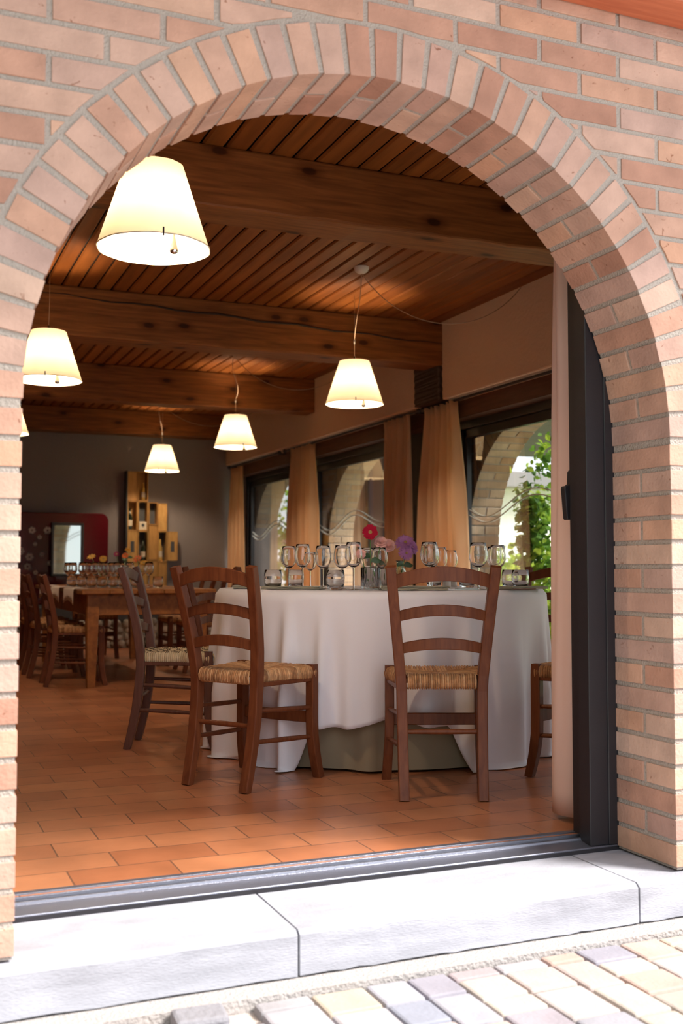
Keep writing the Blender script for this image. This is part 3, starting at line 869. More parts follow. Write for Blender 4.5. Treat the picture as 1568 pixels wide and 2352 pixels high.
CH = {}
ch1 = make_chair('walnut ladder-back chair with its back to the doorway, nearest the curtain', M['chair'], M['rush'])
def head(dx, dy): return atan2(dy, dx) - pi / 2
ch1.location = (1.92, 1.005, 0); ch1.rotation_euler = (0, 0, head(0.387, 0.922))
dup(ch1, (1.198, 1.547, 0), head(0.835, 0.55), 'walnut ladder-back chair turned three-quarters, rush seat beside the raised cloth hem')
ch3 = make_chair('worn ladder-back chair in profile with pale woven cord seat, left of the round table', M['chair_old'], M['cord'], True)
ch3.location = (1.125, 2.760, 0); ch3.rotation_euler = (0, 0, head(0.926, -0.378))
def around(ang, r, label):
    a = radians(ang)
    dup(ch1, (2.25 + r * cos(a), 2.28 + r * sin(a), 0), head(-cos(a), -sin(a)), label)
dup(ch1, (2.853, 1.012, 0), head(-.485, .875), 'ladder-back chair mostly hidden by the beige curtain, one curved front leg showing')
around(16, 1.30, 'ladder-back chair across the round table under the ivy, top rail showing beside the tumblers')
around(113, 1.30, 'ladder-back chair behind the round table, only its dark top rail showing beside the left tumbler')

# back-room chairs at the rustic table
for x, y, dx, dy, lab in ((1.075, 5.72, 1, -.02, 'dark ladder-back chair with orange rush seat beside the front leg of the rustic table'),
                          (1.03, 6.42, 1, .03, 'dark ladder-back chair at the far left behind the brick jamb, second along the rustic table'),
                          (1.03, 7.12, 1, 0, 'dark ladder-back chair deepest in the row along the left side of the rustic table'),
                          (2.70, 6.35, -1, .05, 'shadowed ladder-back chair on the window side of the rustic table, nearer the front'),
                          (2.72, 7.10, -1, 0, 'shadowed ladder-back chair on the window side of the rustic table, farther back'),
                          (1.85, 8.32, 0, -1, 'shadowed ladder-back chair at the far end of the rustic table, before the stone ledge')):
    dup(ch1, (x, y, 0), head(dx, dy), lab, 'chairs round the rustic table').scale = (1, 1, .94)

# ------------------------------------------------------------------ round table and cloths
TX, TY, TZ = 2.25, 2.28, 0.768
rt = thing('round_table', (TX, TY, 0), 0, 'round dining table under the white cloth behind the two front chairs', 'table')
m = MB(); m.lathe([(0.001, TZ - .032), (0.76, TZ - .032), (0.765, TZ - .02), (0.76, TZ - .008), (0.001, TZ - .008)], 64); m.build('tabletop', M['rustic'], rt)
m = MB(); m.lathe([(0.001, 0.0), (0.30, 0.0), (0.29, 0.03), (0.08, 0.07), (0.06, 0.2), (0.06, 0.6), (0.14, TZ - .035), (0.001, TZ - .035)], 24); m.build('pedestal', M['chair'], rt)

def cloth(R, half, rot, folds, amp, seed, puddle=0.02, zt=TZ, flare=0.03, limit=None, hemv=0.0, front=None):
    m = MB(); rr = random.Random(seed); NA = 420; NS = 30
    ph = [rr.uniform(0, 2 * pi) for _ in range(8)]
    rings = []
    for r_ in (0.02, R * .5, R * .9, R - 0.02):
        rings.append([(r_ * cos(2 * pi * j / NA), r_ * sin(2 * pi * j / NA), zt) for j in range(NA)])
    def over(a):
        d = (a - rot + pi / 4) % (pi / 2) - pi / 4
        if front is None: return half / cos(d) - R
        dd = abs((a - front[0] + pi) % (2 * pi) - pi)
        q = min(1, max(0, (dd - front[1]) / front[2])); q = q * q * (3 - 2 * q)
        base = zt + puddle if dd > pi / 4 else front[3] + q * (zt + puddle - front[3])
        return base
    def fold(a):
        b = a + 0.07 * sin(3 * a + ph[0]) + 0.05 * sin(7 * a + ph[1])
        f = 0.55 * sin(folds * b + ph[2]) + 0.30 * sin((folds * 0.618) * b + ph[3]) + 0.25 * sin((folds * 1.7) * b + ph[4])
        f = f if f > 0 else f * 0.55
        return f
    for i in range(NS + 1):
        ring = []
        for j in range(NA):
            a = 2 * pi * j / NA
            Lh = min(over(a) + hemv * (0.5 * sin(5 * a + ph[5]) + 0.35 * sin(13 * a + ph[6]) + .3 * fold(a)), zt + puddle)
            s = Lh * i / NS
            edge = 0.02
            if s < edge: rad = R - 0.02 + 0.02 * sin(s / edge * pi / 2); z = zt - 0.02 * (1 - cos(s / edge * pi / 2))
            else: rad = R; z = zt - s
            k = min(1, max(0, (s - 0.02) / 0.45)) ** 1.15
            f = fold(a)
            rad += amp * k * (f - 0.15) + flare * k
            if limit: rad = min(rad, limit(a))
            if z < 0.004:
                rad += (0.004 - z) * 0.9 * (0.6 + 0.5 * f); z = 0.004 + 0.006 * max(0, f) * min(1, (0.004 - z) * 60)
            ring.append((rad * cos(a), rad * sin(a), z))
        rings.append(ring)
    m.loft(rings, True, False, True)
    return m

m = cloth(0.812, 1.36, radians(-116), 23, 0.062, 14, hemv=0.032, flare=0.015, front=(radians(-114.5), radians(20), radians(9), 0.565))
tc = m.build('tablecloth', M['linen'], loc=(TX, TY, 0), fix=True)
tag(tc, 'long white cloth draped over the round table, hem lifted at the front', 'tablecloth')
so_ = tc.modifiers.new('thick', 'SOLIDIFY'); so_.thickness = 0.002; so_.offset = -1
m = cloth(0.755, 1.7, radians(-70), 15, 0.030, 9, puddle=-0.012, zt=TZ - 0.004, flare=0.008)
uc = m.build('tablecloth', M['underskirt'], loc=(TX, TY, 0)); tag(uc, 'olive-beige under-cloth showing below the lifted white hem', 'tablecloth')

# ------------------------------------------------------------------ table setting
def wine_glass(label, s=1.0, bowl=1.0):
    t = thing('wine_glass', (0, 0, 0), 0, label, 'wine glass', 'wine glasses on the round table')
    h = 0.098 * s
    m = MB()
    prof_o = [(0.0045, h), (0.012, h + .003), (0.024 * bowl, h + .012), (0.034 * bowl, h + .028), (0.0385 * bowl, h + .046), (0.038 * bowl, h + .066), (0.034 * bowl, h + .090), (0.0305 * bowl, h + .112 * s)]
    prof_i = [(r - 0.0011, z + 0.0006) for r, z in reversed(prof_o[2:])] + [(0.011, h + .0065), (0.001, h + .005)]
    m.lathe([(0.0005, h - .001)] + prof_o + [(0.030 * bowl, h + .1128 * s)] + prof_i, 28, cap0=True, cap1=True); m.build('bowl', M['glass'], t, fix=True)
    m = MB(); m.lathe([(0.0045, 0.0035), (0.0035, 0.02), (0.0032, h * .5), (0.0036, h * .85), (0.0045, h - .0012)], 12, cap0=True, cap1=True); m.build('stem', M['glass'], t)
    m = MB(); m.lathe([(0.001, 0.0), (0.034, 0.0), (0.0345, 0.0012), (0.02, 0.0022), (0.006, 0.0042), (0.001, 0.0044)], 28, cap0=True, cap1=True); m.build('foot', M['glass'], t)
    return t
def tumbler(label):
    m = MB()
    m.lathe([(0.001, 0.0), (0.030, 0.0), (0.035, 0.004), (0.040, 0.03), (0.0415, 0.055), (0.0385, 0.088), (0.0375, 0.0885), (0.037, 0.0875), (0.0398, 0.055), (0.0382, 0.03), (0.032, 0.014), (0.001, 0.0115)], 28, cap0=True, cap1=True)
    return tag(m.build('tumbler', M['glass']), label, 'tumbler', 'tumblers on the round table')
TS = TZ + 0.0025
wg = wine_glass('wine glass, frontmost and tallest, just left of the gerbera vase', 1.0)
wg.location = (1.887, 1.773, TS)
for (x, y), lab, s, b in [
        ((1.811, 2.401), 'wine glass farthest left on the round table, behind the folded napkin', .97, 1),
        ((1.821, 2.234), 'tall wine glass second from the left, overlapping its small neighbour', 1.0, 1),
        ((2.017, 2.64), 'small wine glass third from the left, partly behind a taller one', .85, .86),
        ((1.856, 2.057), 'wine glass standing alone, fourth from the left, before the pale curtain edge', .95, 1),
        ((1.899, 1.93), 'wine glass overlapping the frontmost glass, to its left behind a tumbler', .95, 1.04),
        ((2.249, 2.434), 'wine glass seen through the stems behind the gerbera vase', .95, 1),
        ((2.16, 2.092), 'wine glass between the fluted vases with its stem in front of them', .92, 1)]:
    o = dup(wg, (x, y, TS), 0.3, lab)
    o.scale = (b, b, s)
for (x, y), lab, s, b in [
        ((2.379, 2.0), 'large round wine glass right of the mauve daisies, the front one of two overlapping', 1.05, 1.12),
        ((2.482, 2.174), 'wine glass right behind the large round glass above the front chair back', 1.0, 1.0),
        ((2.641, 2.378), 'wine glass half hidden behind the two overlapping large glasses', .97, .9),
        ((2.81, 2.578), 'short wine glass beside the white salt shakers, before the pale curtain', .92, .95),
        ((2.444, 1.647), 'large wine glass above the right part of the front chair back, before the brick pier', 1.0, 1.12),
        ((2.654, 1.83), 'wine glass rising behind the right post of the front chair', .97, 1.05),
        ((2.75, 2.02), 'wine glass overlapped by the one behind the front chair right post', .96, 1.0)]:
    o = dup(wg, (x, y, TS), 0.7, lab)
    o.scale = (b, b, s)
tb = tumbler('tumbler farthest left on the round table, left of all the wine glasses'); tb.location = (1.625, 2.099, TS)
for (x, y), lab in [((1.86, 2.434), 'tumbler behind the leftmost wine glass stems'), ((1.813, 1.804), 'tumbler in front of the two overlapping wine glasses, nearest the table edge'),
                    ((2.815, 1.98), 'tumbler behind another at the right end of the table, before the ivy'), ((2.753, 1.789), 'tumbler at the right end of the table, the nearer of the pair before the ivy'),
                    ((2.61, 2.391), 'tumbler seen under the top rail of the front chair, left of the salt shakers'), ((2.64, 2.10), 'tumbler seen under the top rail of the front chair, right of the salt shakers')]:
    o = tb.copy(); COL.objects.link(o); o.location = (x, y, TS); o['label'] = lab

# salt shakers
for (x, y), lab, s in (((2.622, 2.277), 'white salt shaker on the cloth, the taller of two under the chair rail', 1.0), ((2.70, 2.353), 'white shaker behind the taller salt shaker under the chair rail', .9)):
    t = thing('salt_shaker', (x, y, TS), 0, lab, 'shaker', 'white shakers on the round table')
    m = MB(); m.lathe([(0.001, 0), (0.021, 0), (0.022, .01), (0.019, .05 * s), (0.001, .051 * s)], 18, cap0=True, cap1=True); m.build('body', M['whiteplastic'], t)
    m = MB(); m.lathe([(0.001, .051 * s), (0.0185, .0512 * s), (0.017, .062 * s), (0.001, .066 * s)], 18, cap0=True, cap1=True); m.build('lid', M['steel'], t)

# vases
def fluted(label, loc, r, h, mat, neck=None):
    m = MB(); wob = lambda a, z: 1 + 0.05 * cos(18 * a)
    if neck:
        prof = [(0.001, 0), (r * .9, 0), (r, 0.008), (r, h * .5), (r * .75, h * .62), (neck, h * .74), (neck, h * .95), (neck * 1.25, h), (neck * 1.15, h), (neck * .85, h * .94), (neck * .85, h * .74), (r * .7, h * .6), (r * .9, h * .5), (r * .9, 0.012), (0.001, 0.009)]
    else:
        prof = [(0.001, 0), (r * .92, 0), (r, 0.006), (r, h * .97), (r * .97, h), (r * .93, h * .98), (r * .92, 0.014), (0.001, 0.011)]
    m.lathe(prof, 72, cap0=True, cap1=True, wob=wob)
    o = m.build('vase', mat, loc=loc); return tag(o, label, 'vase', 'flower vases on the round table')
VA = (2.058, 1.972); VB = (2.243, 2.22); VC = (2.425, 2.414)
fluted('wide fluted glass vase holding the crimson gerbera', (*VA, TS), 0.043, 0.10, M['glass'])
fluted('narrow fluted glass vase right behind the gerbera vase, with a dark leaf', (*VB, TS), 0.031, 0.095, M['glass'])
fluted('small green glass bottle vase with the mauve daisies', (*VC, TS), 0.036, 0.135, M['glass_g'], neck=0.017)

VIEW = Vector((-0.42, -0.90, 0.1)).normalized()
def head_frame(nrm):
    n = Vector(nrm).normalized(); a = n.cross(Vector((0, 0, 1)))
    if a.length < 0.1: a = Vector((1, 0, 0))
    a.normalize(); b = n.cross(a); return n, a, b
def petals(m, c, nrm, r, n, w, tilt, rr, r0=0.15, droop=0.0):
    nn, a, b = head_frame(nrm); c = Vector(c)
    for k in range(n):
        t = 2 * pi * k / n + rr.uniform(-.08, .08); d = a * cos(t) + b * sin(t); s = a * -sin(t) + b * cos(t)
        rl = r * rr.uniform(.9, 1.05)
        rows = []
        for q, ww in ((r0, .45), (.5, .95), (.82, 1.0), (.97, .55)):
            p = c + d * (rl * q) + nn * (rl * (tilt * q - droop * q * q))
            rows.append([p - s * (w * ww * .5), p + nn * (w * .12), p + s * (w * ww * .5)])
        m.loft(rows, False, False, True, closed=False)
def flower(name, label, base, headp, nrm, mat, r, n, w, kind, cat='flower', group='cut flowers in the vases', bend=(0, 0, 0), stemr=0.0022, seed=1, leaf=False):
    rr = random.Random(seed)
    t = thing(name, base, 0, label, cat, group); B0 = Vector(base); h = Vector(headp) - B0
    m = MB()
    if kind == 'gerbera':
        petals(m, h, nrm, r, n, w, 0.12, rr); petals(m, h + Vector(nrm).normalized() * .002, nrm, r * .82, n, w, 0.2, rr); petals(m, h + Vector(nrm).normalized() * .004, nrm, r * .5, n, w * .6, 0.3, rr)
    elif kind == 'rose':
        for q, tl in ((1.0, .25), (.85, .6), (.65, .95), (.45, 1.4)): petals(m, h, nrm, r * q, n, w * q * 1.1, tl, rr, 0.05, 0.2)
    else:
        for q, tl in ((1.0, .1), (.92, .3), (.8, .6), (.6, .95)): petals(m, h, nrm, r * q, n, w, tl, rr, 0.1, 0.15)
    m.build('petals', mat, t, fix=False)
    if kind in ('gerbera', 'daisy'):
        nn, a, b = head_frame(nrm); m = MB()
        rc_ = r * (.24 if kind == 'gerbera' else .16)
        rings = [[h + nn * (z * rc_ + .003 + (.3 * r if kind == 'daisy' else 0.004)) + (a * cos(2 * pi * j / 14) + b * sin(2 * pi * j / 14)) * (q * rc_) for j in range(14)] for q, z in ((1, 0), (.8, .3), (.4, .42), (.05, .45))]
        m.loft(rings, True, True, True); m.build('flower_centre', M['pollen'], t)
    m = MB(); nn = Vector(nrm).normalized(); mid = h * .55 + Vector(bend); m.tube([(0, 0, 0), tuple(mid * .5), tuple(mid), tuple(h * .85 - nn * .012), tuple(h - nn * .002)], stemr, 6); m.build('stem', M['stem'], t)
    if leaf:
        m = MB()
        for sgn, zz in leaf:
            p = mid * zz; d = Vector((sgn * .9, -.3, .45)).normalized(); s_ = d.cross(nn).normalized()
            rows = []
            for q, ww in ((0, .1), (.3, .8), (.6, 1), (.85, .6), (1, .05)):
                cpt = p + d * (.055 * q) + Vector((0, 0, -.02 * q * q)); rows.append([cpt - s_ * (.017 * ww), cpt + nn * .003, cpt + s_ * (.017 * ww)])
            m.loft(rows, False, False, True, closed=False)
        m.build('leaf', M['leafdark'], t, fix=False)
    return t
z0 = TS + 0.02
flower('gerbera', 'crimson gerbera with tan centre standing above the wide fluted vase', (VA[0], VA[1], z0), (VA[0] - .005, VA[1] - .01, TS + .262), (-.40, -.90, .12), M['crimson'], 0.037, 26, 0.011, 'gerbera', seed=2, leaf=[(1, .8), (-1, .95)])
flower('rose', 'pale pink blossom beside the crimson gerbera, to its right', (VA[0] + .01, VA[1], z0), (VA[0] + .052, VA[1] + .0, TS + .215), (-.3, -.7, .65), M['pinkpetal'], 0.033, 9, 0.030, 'rose', seed=3)
flower('rose', 'small pale peach blossom low on the left of the gerbera vase', (VA[0] - .01, VA[1], z0), (VA[0] - .052, VA[1] - .01, TS + .160), (-.6, -.7, .3), M['pinkpetal'], 0.025, 8, 0.022, 'rose', seed=4)
flower('rose', 'pale pink blossom above the narrow vase, left of the mauve daisies', (VB[0], VB[1], z0), (VB[0] + .018, VB[1] - .01, TS + .205), (-.3, -.75, .5), M['pinkpetal'], 0.038, 10, 0.030, 'rose', seed=5, leaf=[(-1, .9), (1, .7)])
flower('daisy', 'largest mauve daisy, topmost in the green bottle', (VC[0], VC[1], z0), (VC[0] + .015, VC[1] - .03, TS + .222), (-.3, -.8, .5), M['mauve'], 0.054, 22, 0.0085, 'daisy', seed=6, stemr=.0018)
flower('daisy', 'mauve daisy at the right edge of the bunch in the green bottle', (VC[0] + .004, VC[1], z0), (VC[0] + .060, VC[1] - .005, TS + .205), (.35, -.75, .5), M['mauve'], 0.047, 20, 0.0078, 'daisy', seed=7, stemr=.0018)
flower('daisy', 'small mauve daisy lowest in the bunch in the green bottle', (VC[0] - .003, VC[1], z0), (VC[0] + .012, VC[1] - .045, TS + .172), (-.2, -.9, .15), M['mauve'], 0.040, 18, 0.0072, 'daisy', seed=8, stemr=.0018, leaf=[(1, 1.05), (-1, 1.1)])

# napkins and cutlery
def napkin(loc, rz, sx, sy, label, mat, grp, layers=3):
    m = MB(); rr = random.Random(int(loc[0] * 1000))
    for l in range(layers):
        z = 0.0008 + l * 0.0042; n = 10
        rows = []
        dx, dy = rr.uniform(-.006, .006), rr.uniform(-.004, .004)
        for i in range(n + 1):
            x = (-.5 + i / n) * sx + dx; wv = 0.0012 * sin(i * 1.1 + l)
            rows.append([(x, -sy / 2 + dy, z + wv), (x, sy / 2 + dy, z + wv), (x, sy / 2 + dy, z + .0036 + wv), (x, -sy / 2 + dy, z + .0036 + wv)])
        m.loft(rows, True, True, False)
    o = m.build('napkin', mat, loc=loc, bevel=0.001); o.rotation_euler = (0, 0, rz)
    return tag(o, label, 'napkin', grp)
napkin((1.700, 2.03, TS), radians(-35), .27, .13, 'folded sage napkin at the left of the table, in front of the leftmost wine glasses', M['napkin'], 'folded sage napkins')
napkin((2.13, 1.66, TS), radians(-22), .29, .13, 'folded sage napkin behind the top of the front chair back', M['napkin'], 'folded sage napkins', 4)
napkin((2.66, 1.66, TS), radians(25), .30, .14, 'folded sage napkin at the right end of the table before the tumblers', M['napkin'], 'folded sage napkins')
napkin((1.60, 2.42, TS), radians(70), .24, .12, 'folded sage napkin behind the left chair back at the table edge', M['napkin'], 'folded sage napkins')
def fork(loc, rz, label):
    m = MB()
    m.sweep_rect([(0, -.10, .0015), (0, -.05, .0025), (0, .02, .004), (0, .05, .005)], [.011, .009, .006, .018], .0022, (1, 0, 0))
    for k in range(4):
        x = -.0075 + k * .005; m.sweep_rect([(x, .048, .005), (x, .075, .0065), (x, .098, .0075)], [.003, .0026, .002], .0018, (1, 0, 0))
    o = m.build('fork', M['steel'], loc=loc); o.rotation_euler = (0, 0, rz); return tag(o, label, 'fork', 'forks by the fluted vases')
fork((1.93, 1.70, TS), radians(150), 'steel fork with tines toward the table edge, under the wide fluted vase')
fork((1.965, 1.685, TS), radians(150), 'steel fork next to the front chair left post, right of the other fork')
def knife(loc, rz, label):
    t = thing('knife', loc, rz, label, 'knife', 'table knives'); m = MB()
    m.sweep_rect([(0, 0, .003), (0, .07, .003), (.002, .11, .002), (.004, .122, .002)], [.017, .019, .014, .003], .0014, (1, 0, 0)); m.build('blade', M['steel'], t)
    m = MB(); m.sweep_rect([(0, -.10, .004), (0, -.05, .004), (0, .0, .0035)], [.016, .014, .012], .0055, (1, 0, 0)); m.build('handle', M['steel'], t, bevel=.001)
knife((2.30, 1.60, TS), radians(62), 'steel knife lying right of the napkin behind the front chair back')
knife((2.555, 1.535, TS), radians(70), 'steel knife at the right end of the table, in front of a napkin')

# ------------------------------------------------------------------ curtains
def curtain(path, z0, z1, nf, amp, label, mat, seed, pinch=0.55, rows=26, header=True):
    """path: two floor points (x,y); hangs between with folds"""
    A, Bp = Vector((*path[0], 0)), Vector((*path[1], 0)); d = Bp - A; Lc = d.length; u = d.normalized(); nrm = Vector((-u.y, u.x, 0))
    rr = random.Random(seed); ph = rr.uniform(0, 6)
    N_ = nf * 12; m = MB(); rings = []
    for i in range(rows + 1):
        q = i / rows; z = z1 + (z0 - z1) * q
        squeeze = pinch + (1 - pinch) * min(1, q * 1.15) ** 0.8
        ring = []
        for k in range(N_ + 1):
            s = k / N_
            ff = sin(2 * pi * nf * s + ph + 0.5 * sin(q * 3 + s * 7)) + 0.35 * sin(4.1 * pi * nf * s * .31 + ph * 2 + q * 2)
            a_ = amp * (0.35 + 0.65 * min(1, q * 3))
            if header and q < .03: a_ *= 1.6
            c = A + u * (Lc * (0.5 + (s - .5) * squeeze)) + nrm * (a_ * ff)
            ring.append((c.x, c.y, z + 0.004 * sin(9 * s)))
        rings.append(ring)
    m.loft(rings, False, False, True, closed=False)
    o = m.build('curtain', mat, fix=False); sm = o.modifiers.new('thick', 'SOLIDIFY'); sm.thickness = .003
    return tag(o, label, 'curtain', 'beige curtains')
curtain(((3.945, 5.24), (3.945, 4.42)), 0.03, 2.145, 6, 0.044, 'amber beige curtain at the nearest window, just right of the dark wall post', M['curtain_r'], 1, .60)
curtain(((3.945, 5.86), (3.945, 5.30)), 0.03, 2.135, 5, 0.044, 'amber beige curtain just left of the dark wall post, at the middle window', M['curtain_r'], 2, .85)
curtain(((3.945, 8.30), (3.945, 7.46)), 0.03, 2.14, 6, 0.044, 'amber beige curtain between the middle and the farthest window', M['curtain_r'], 3, .72)
curtain(((3.945, 10.47), (3.945, 9.87)), 0.03, 2.12, 5, 0.034, 'narrow amber beige curtain in the far corner by the grey wall', M['curtain_r'], 4, .7)
# near curtain in the doorway: one deep roll at the free edge, then folds running behind the frame
m = MB(); rings = []
for i in range(31):
    q = i / 30; z = 2.46 + (0.022 - 2.46) * q; R_ = 0.070 + 0.006 * q
    cx_, cy_ = 2.206 + 0.030 * (1 - q), 0.575
    ring = []
    for k in range(110):
        s = k / 109
        if s < .62:
            t = s / .62; a = radians(-62) - radians(235) * t
            x, y = cx_ + R_ * cos(a), cy_ + R_ * 1.2 * sin(a)
        else:
            t = (s - .62) / .38; a = radians(-297)
            x, y = cx_ + R_ * cos(a) + .36 * t, cy_ + R_ * 1.2 * sin(a) + 0.022 * sin(t * 14)
        f = 0.014 * (1 - q) ** 0.6 * (sin(s * 26 + q * 3.2) + .5 * sin(s * 47 - q * 2))
        a2 = atan2(y - cy_, x - cx_)
        ring.append((x + f * cos(a2), y + f * sin(a2), z))
    rings.append(ring)
m.loft(rings, False, False, True, closed=False)
o = m.build('curtain', M['curtain'], fix=False); sm = o.modifiers.new('thick', 'SOLIDIFY'); sm.thickness = .003
tag(o, 'pinkish beige curtain hanging full length beside the black door frame', 'curtain', 'beige curtains')
# rods
for y0, y1, lab in ((2.9, 5.1, 'black curtain rod over the nearest window'), (5.2, 8.40, 'black curtain rod over the middle window, ending by the dark post'), (8.6, 10.46, 'black curtain rod over the farthest window, ending by the grey wall')):
    t = thing('curtain_rod', (3.945, (y0 + y1) / 2, 2.146), 0, lab, 'curtain rod', 'black curtain rods'); h = (y1 - y0) / 2
    m = MB(); m.tube([(0, -h, 0), (0, h, 0)], 0.011, 10); m.build('rod', M['black'], t)
    for sd in (-1, 1):
        m = MB(); m.lathe([(0.004, -.02), (0.02, -.012), (0.024, 0), (0.02, .012), (0.004, .02)], 12, (0, sd * (h + .012), 0)); m.build('finial', M['black'], t)
        m = MB(); m.box((0.0, sd * (h - .08) - .008, -.008), (0.105, sd * (h - .08) + .008, .008)); m.build('bracket', M['black'], t)

# ------------------------------------------------------------------ pendant lamps
def make_lamp(label):
    t = thing('pendant_lamp', (0, 0, 2.0), 0, label, 'lamp', 'cream pendant lamps')
    m = MB(); wob = lambda a, z: 1 + 0.008 * cos(10 * a)
    m.lathe([(0.200, 0.0), (0.104, 0.300)], 60, wob=wob)
    sh = m.build('shade', M['shade'], t, fix=False)
    m = MB(); m.lathe([(0.198, 0.0), (0.2015, 0.0), (0.2015, 0.004), (0.198, 0.004)], 60, wob=wob); m.build('hem_ring', M['shade'], sh)
    m = MB(); m.lathe([(0.004, .085), (0.022, .089), (0.038, .106), (0.043, .126), (0.036, .15), (0.018, .168), (0.014, .185)], 20, cap0=True, cap1=True); m.build('bulb', M['bulb'], t)
    m = MB(); m.tube([(0, 0, .185), (0, 0, .335)], 0.009, 10)
    for k in range(3):
        a = k * 2 * pi / 3 + .4; m.tube([(0, 0, .29), (0.103 * cos(a), 0.103 * sin(a), .297)], 0.0025, 6)
    m.build('frame', M['chrome'], t)
    m = MB(); m.lathe([(0.003, .07), (0.006, .03), (0.013, -.002), (0.016, -.014), (0.012, -.022), (0.003, -.025)], 16, (0.055, -0.075, -0.005), cap0=True, cap1=True); m.build('dimmer_drop', M['chrome'], t)
    m = MB(); m.tube([(-.012, -.1995, -.008), (-.012, -.1995, .022)], .003, 6); m.build('shade_clip', M['black'], t)
    return t
LP = [((0.846, 1.16, 2.0), 'largest cream pendant lamp, nearest, hanging under the left of the arch', None),
      ((0.861, 4.05, 2.0), 'cream pendant lamp half behind the left jamb, below the second beam', None),
      ((2.945, 4.20, 2.0), 'cream pendant lamp below the white ceiling rose, above the round table', (2.708, 3.542)),
      ((2.965, 7.05, 2.0), 'cream pendant lamp left of the one with the visible ceiling rose, by the far windows', (2.73, 6.35)),
      ((2.90, 9.72, 2.0), 'smallest cream pendant lamp, before the grey wall and wine crates', (2.68, 9.0)),
      ((0.865, 6.80, 2.0), 'cream pendant lamp showing only its edge behind the left brick jamb', None)]
lampL = []
l0 = make_lamp(LP[0][1]); l0.location = LP[0][0]
lampL.append(l0)
for p, lab, c in LP[1:]: lampL.append(dup(l0, p, radians(RNG.uniform(-25, 25)), lab))
for o, (p, lab, c) in zip(lampL, LP):
    m = MB(); m.tube([(0, 0, .33), (0.003, 0, .55), (0, 0, .765)], 0.0014, 5); m.build('suspension_wire', M['cable'], o)
    rz = o.rotation_euler[2]
    if c:
        R_ = Matrix.Rotation(-rz, 3, 'Z')
        rel = R_ @ Vector((c[0] - p[0], c[1] - p[1], 0))
        m = MB(); m.lathe([(0.001, 0.722), (0.022, 0.725), (0.040, 0.738), (0.048, 0.757), (0.048, .765)], 20, (rel.x, rel.y, 0)); m.build('ceiling_rose', M['whiteplastic'], o)
        def bez(P0, P1, P2, P3, n=18):
            return [tuple(P0 * (1 - t) ** 3 + P1 * 3 * t * (1 - t) ** 2 + P2 * 3 * t * t * (1 - t) + P3 * t ** 3) for t in [i / n for i in range(n + 1)]]
        m = MB(); m.tube(bez(Vector((rel.x, rel.y, .73)), Vector((rel.x * 1.15, rel.y, .5)), Vector((rel.x * -.15, rel.y * .1, .62)), Vector((0, 0, .45))) + [(0, 0, .33)], 0.0028, 6); m.build('cable', M['cable'], o)
        m = MB(); m.lathe([(0.002, .42), (0.006, .43), (0.006, .45), (0.002, .46)], 8); m.build('cable_clip', M['whiteplastic'], o)
        e = R_ @ Vector((3.88 - p[0], c[1] - p[1], 0)); e.z = .755
        s0 = Vector((rel.x, rel.y, .73))
        m = MB(); m.tube(bez(s0, s0.lerp(e, .22) - Vector((0, 0, .36)), s0.lerp(e, .72) - Vector((0, 0, .40)), e, 24), 0.0028, 6); m.build('feed_cable', M['cable'], o)

# ------------------------------------------------------------------ rustic table and what stands on it
RZ = 0.714
t2 = thing('rustic_table', (1.775, 6.60, 0), 0, 'long honey-coloured wooden table at the back left, laid with glasses', 'table')
m = MB()
for k in range(5):
    x = -.50 + k * .2; m.box((x + .001, -1.34, RZ - .034), (x + .199, 1.34, RZ))
m.build('tabletop', M['rustic'], t2, bevel=0.006)
m = MB(); m.box((-.42, -1.24, RZ - .19), (.42, -1.21, RZ - .035)); m.box((-.42, 1.21, RZ - .19), (.42, 1.24, RZ - .035)); m.box((-.43, -1.24, RZ - .19), (-.40, 1.24, RZ - .035)); m.box((.40, -1.24, RZ - .19), (.43, 1.24, RZ - .035))
m.build('apron', M['rustic'], t2, bevel=0.004)
for sx in (-1, 1):
    for sy in (-1, 1):
        m = MB(); m.sweep_rect([(sx * .405, sy * 1.215, RZ - .035), (sx * .405, sy * 1.215, RZ - .2), (sx * .41, sy * 1.22, 0)], [.088, .088, .058], [.088, .088, .058], (1, 0, 0)); m.build('leg', M['rustic'], t2, bevel=.004)
def small_wine(label):
    m = MB()
    m.lathe([(0.001, 0.0), (0.033, 0.0), (0.033, 0.0015), (0.006, 0.0045), (0.0035, 0.02), (0.0035, .088), (0.012, .098), (0.032, .118), (0.039, .142), (0.036, .175), (0.031, .205), (0.030, .205), (0.035, .175), (0.0378, .142), (0.031, .119), (0.011, .101), (0.001, .0995)], 20, cap0=True, cap1=True)
    return tag(m.build('wine_glass', M['glass']), label, 'wine glass', 'wine glasses on the rustic table')
bw = [(1.424, 6.901), (1.445, 6.784), (1.474, 6.446), (1.601, 6.935), (1.567, 6.407), (1.676, 6.795), (1.657, 6.478), (1.754, 6.654), (1.737, 6.336), (1.85, 6.722), (1.871, 6.496), (1.991, 6.554), (1.956, 6.135)]
bl = ['leftmost wine glass on the rustic table, before the framed mirror', 'second wine glass from the left on the rustic table', 'third wine glass from the left on the rustic table', 'fourth wine glass from the left on the rustic table', 'fifth wine glass from the left on the rustic table',
      'sixth wine glass from the left on the rustic table, before a yellow flower', 'seventh wine glass from the left on the rustic table', 'eighth wine glass from the left on the rustic table, under the purple flower', 'ninth wine glass from the left on the rustic table', 'tenth wine glass from the left on the rustic table',
      'eleventh wine glass from the left on the rustic table, under the orange petals', 'wine glass on the rustic table second from its right end', 'wine glass at the right end of the rustic table group, before the wine crates']
sw = small_wine(bl[0]); sw.location = (*bw[0], RZ + .001)
for p, lab in list(zip(bw, bl))[1:]:
    o = sw.copy(); COL.objects.link(o); o.location = (*p, RZ + .001); o['label'] = lab
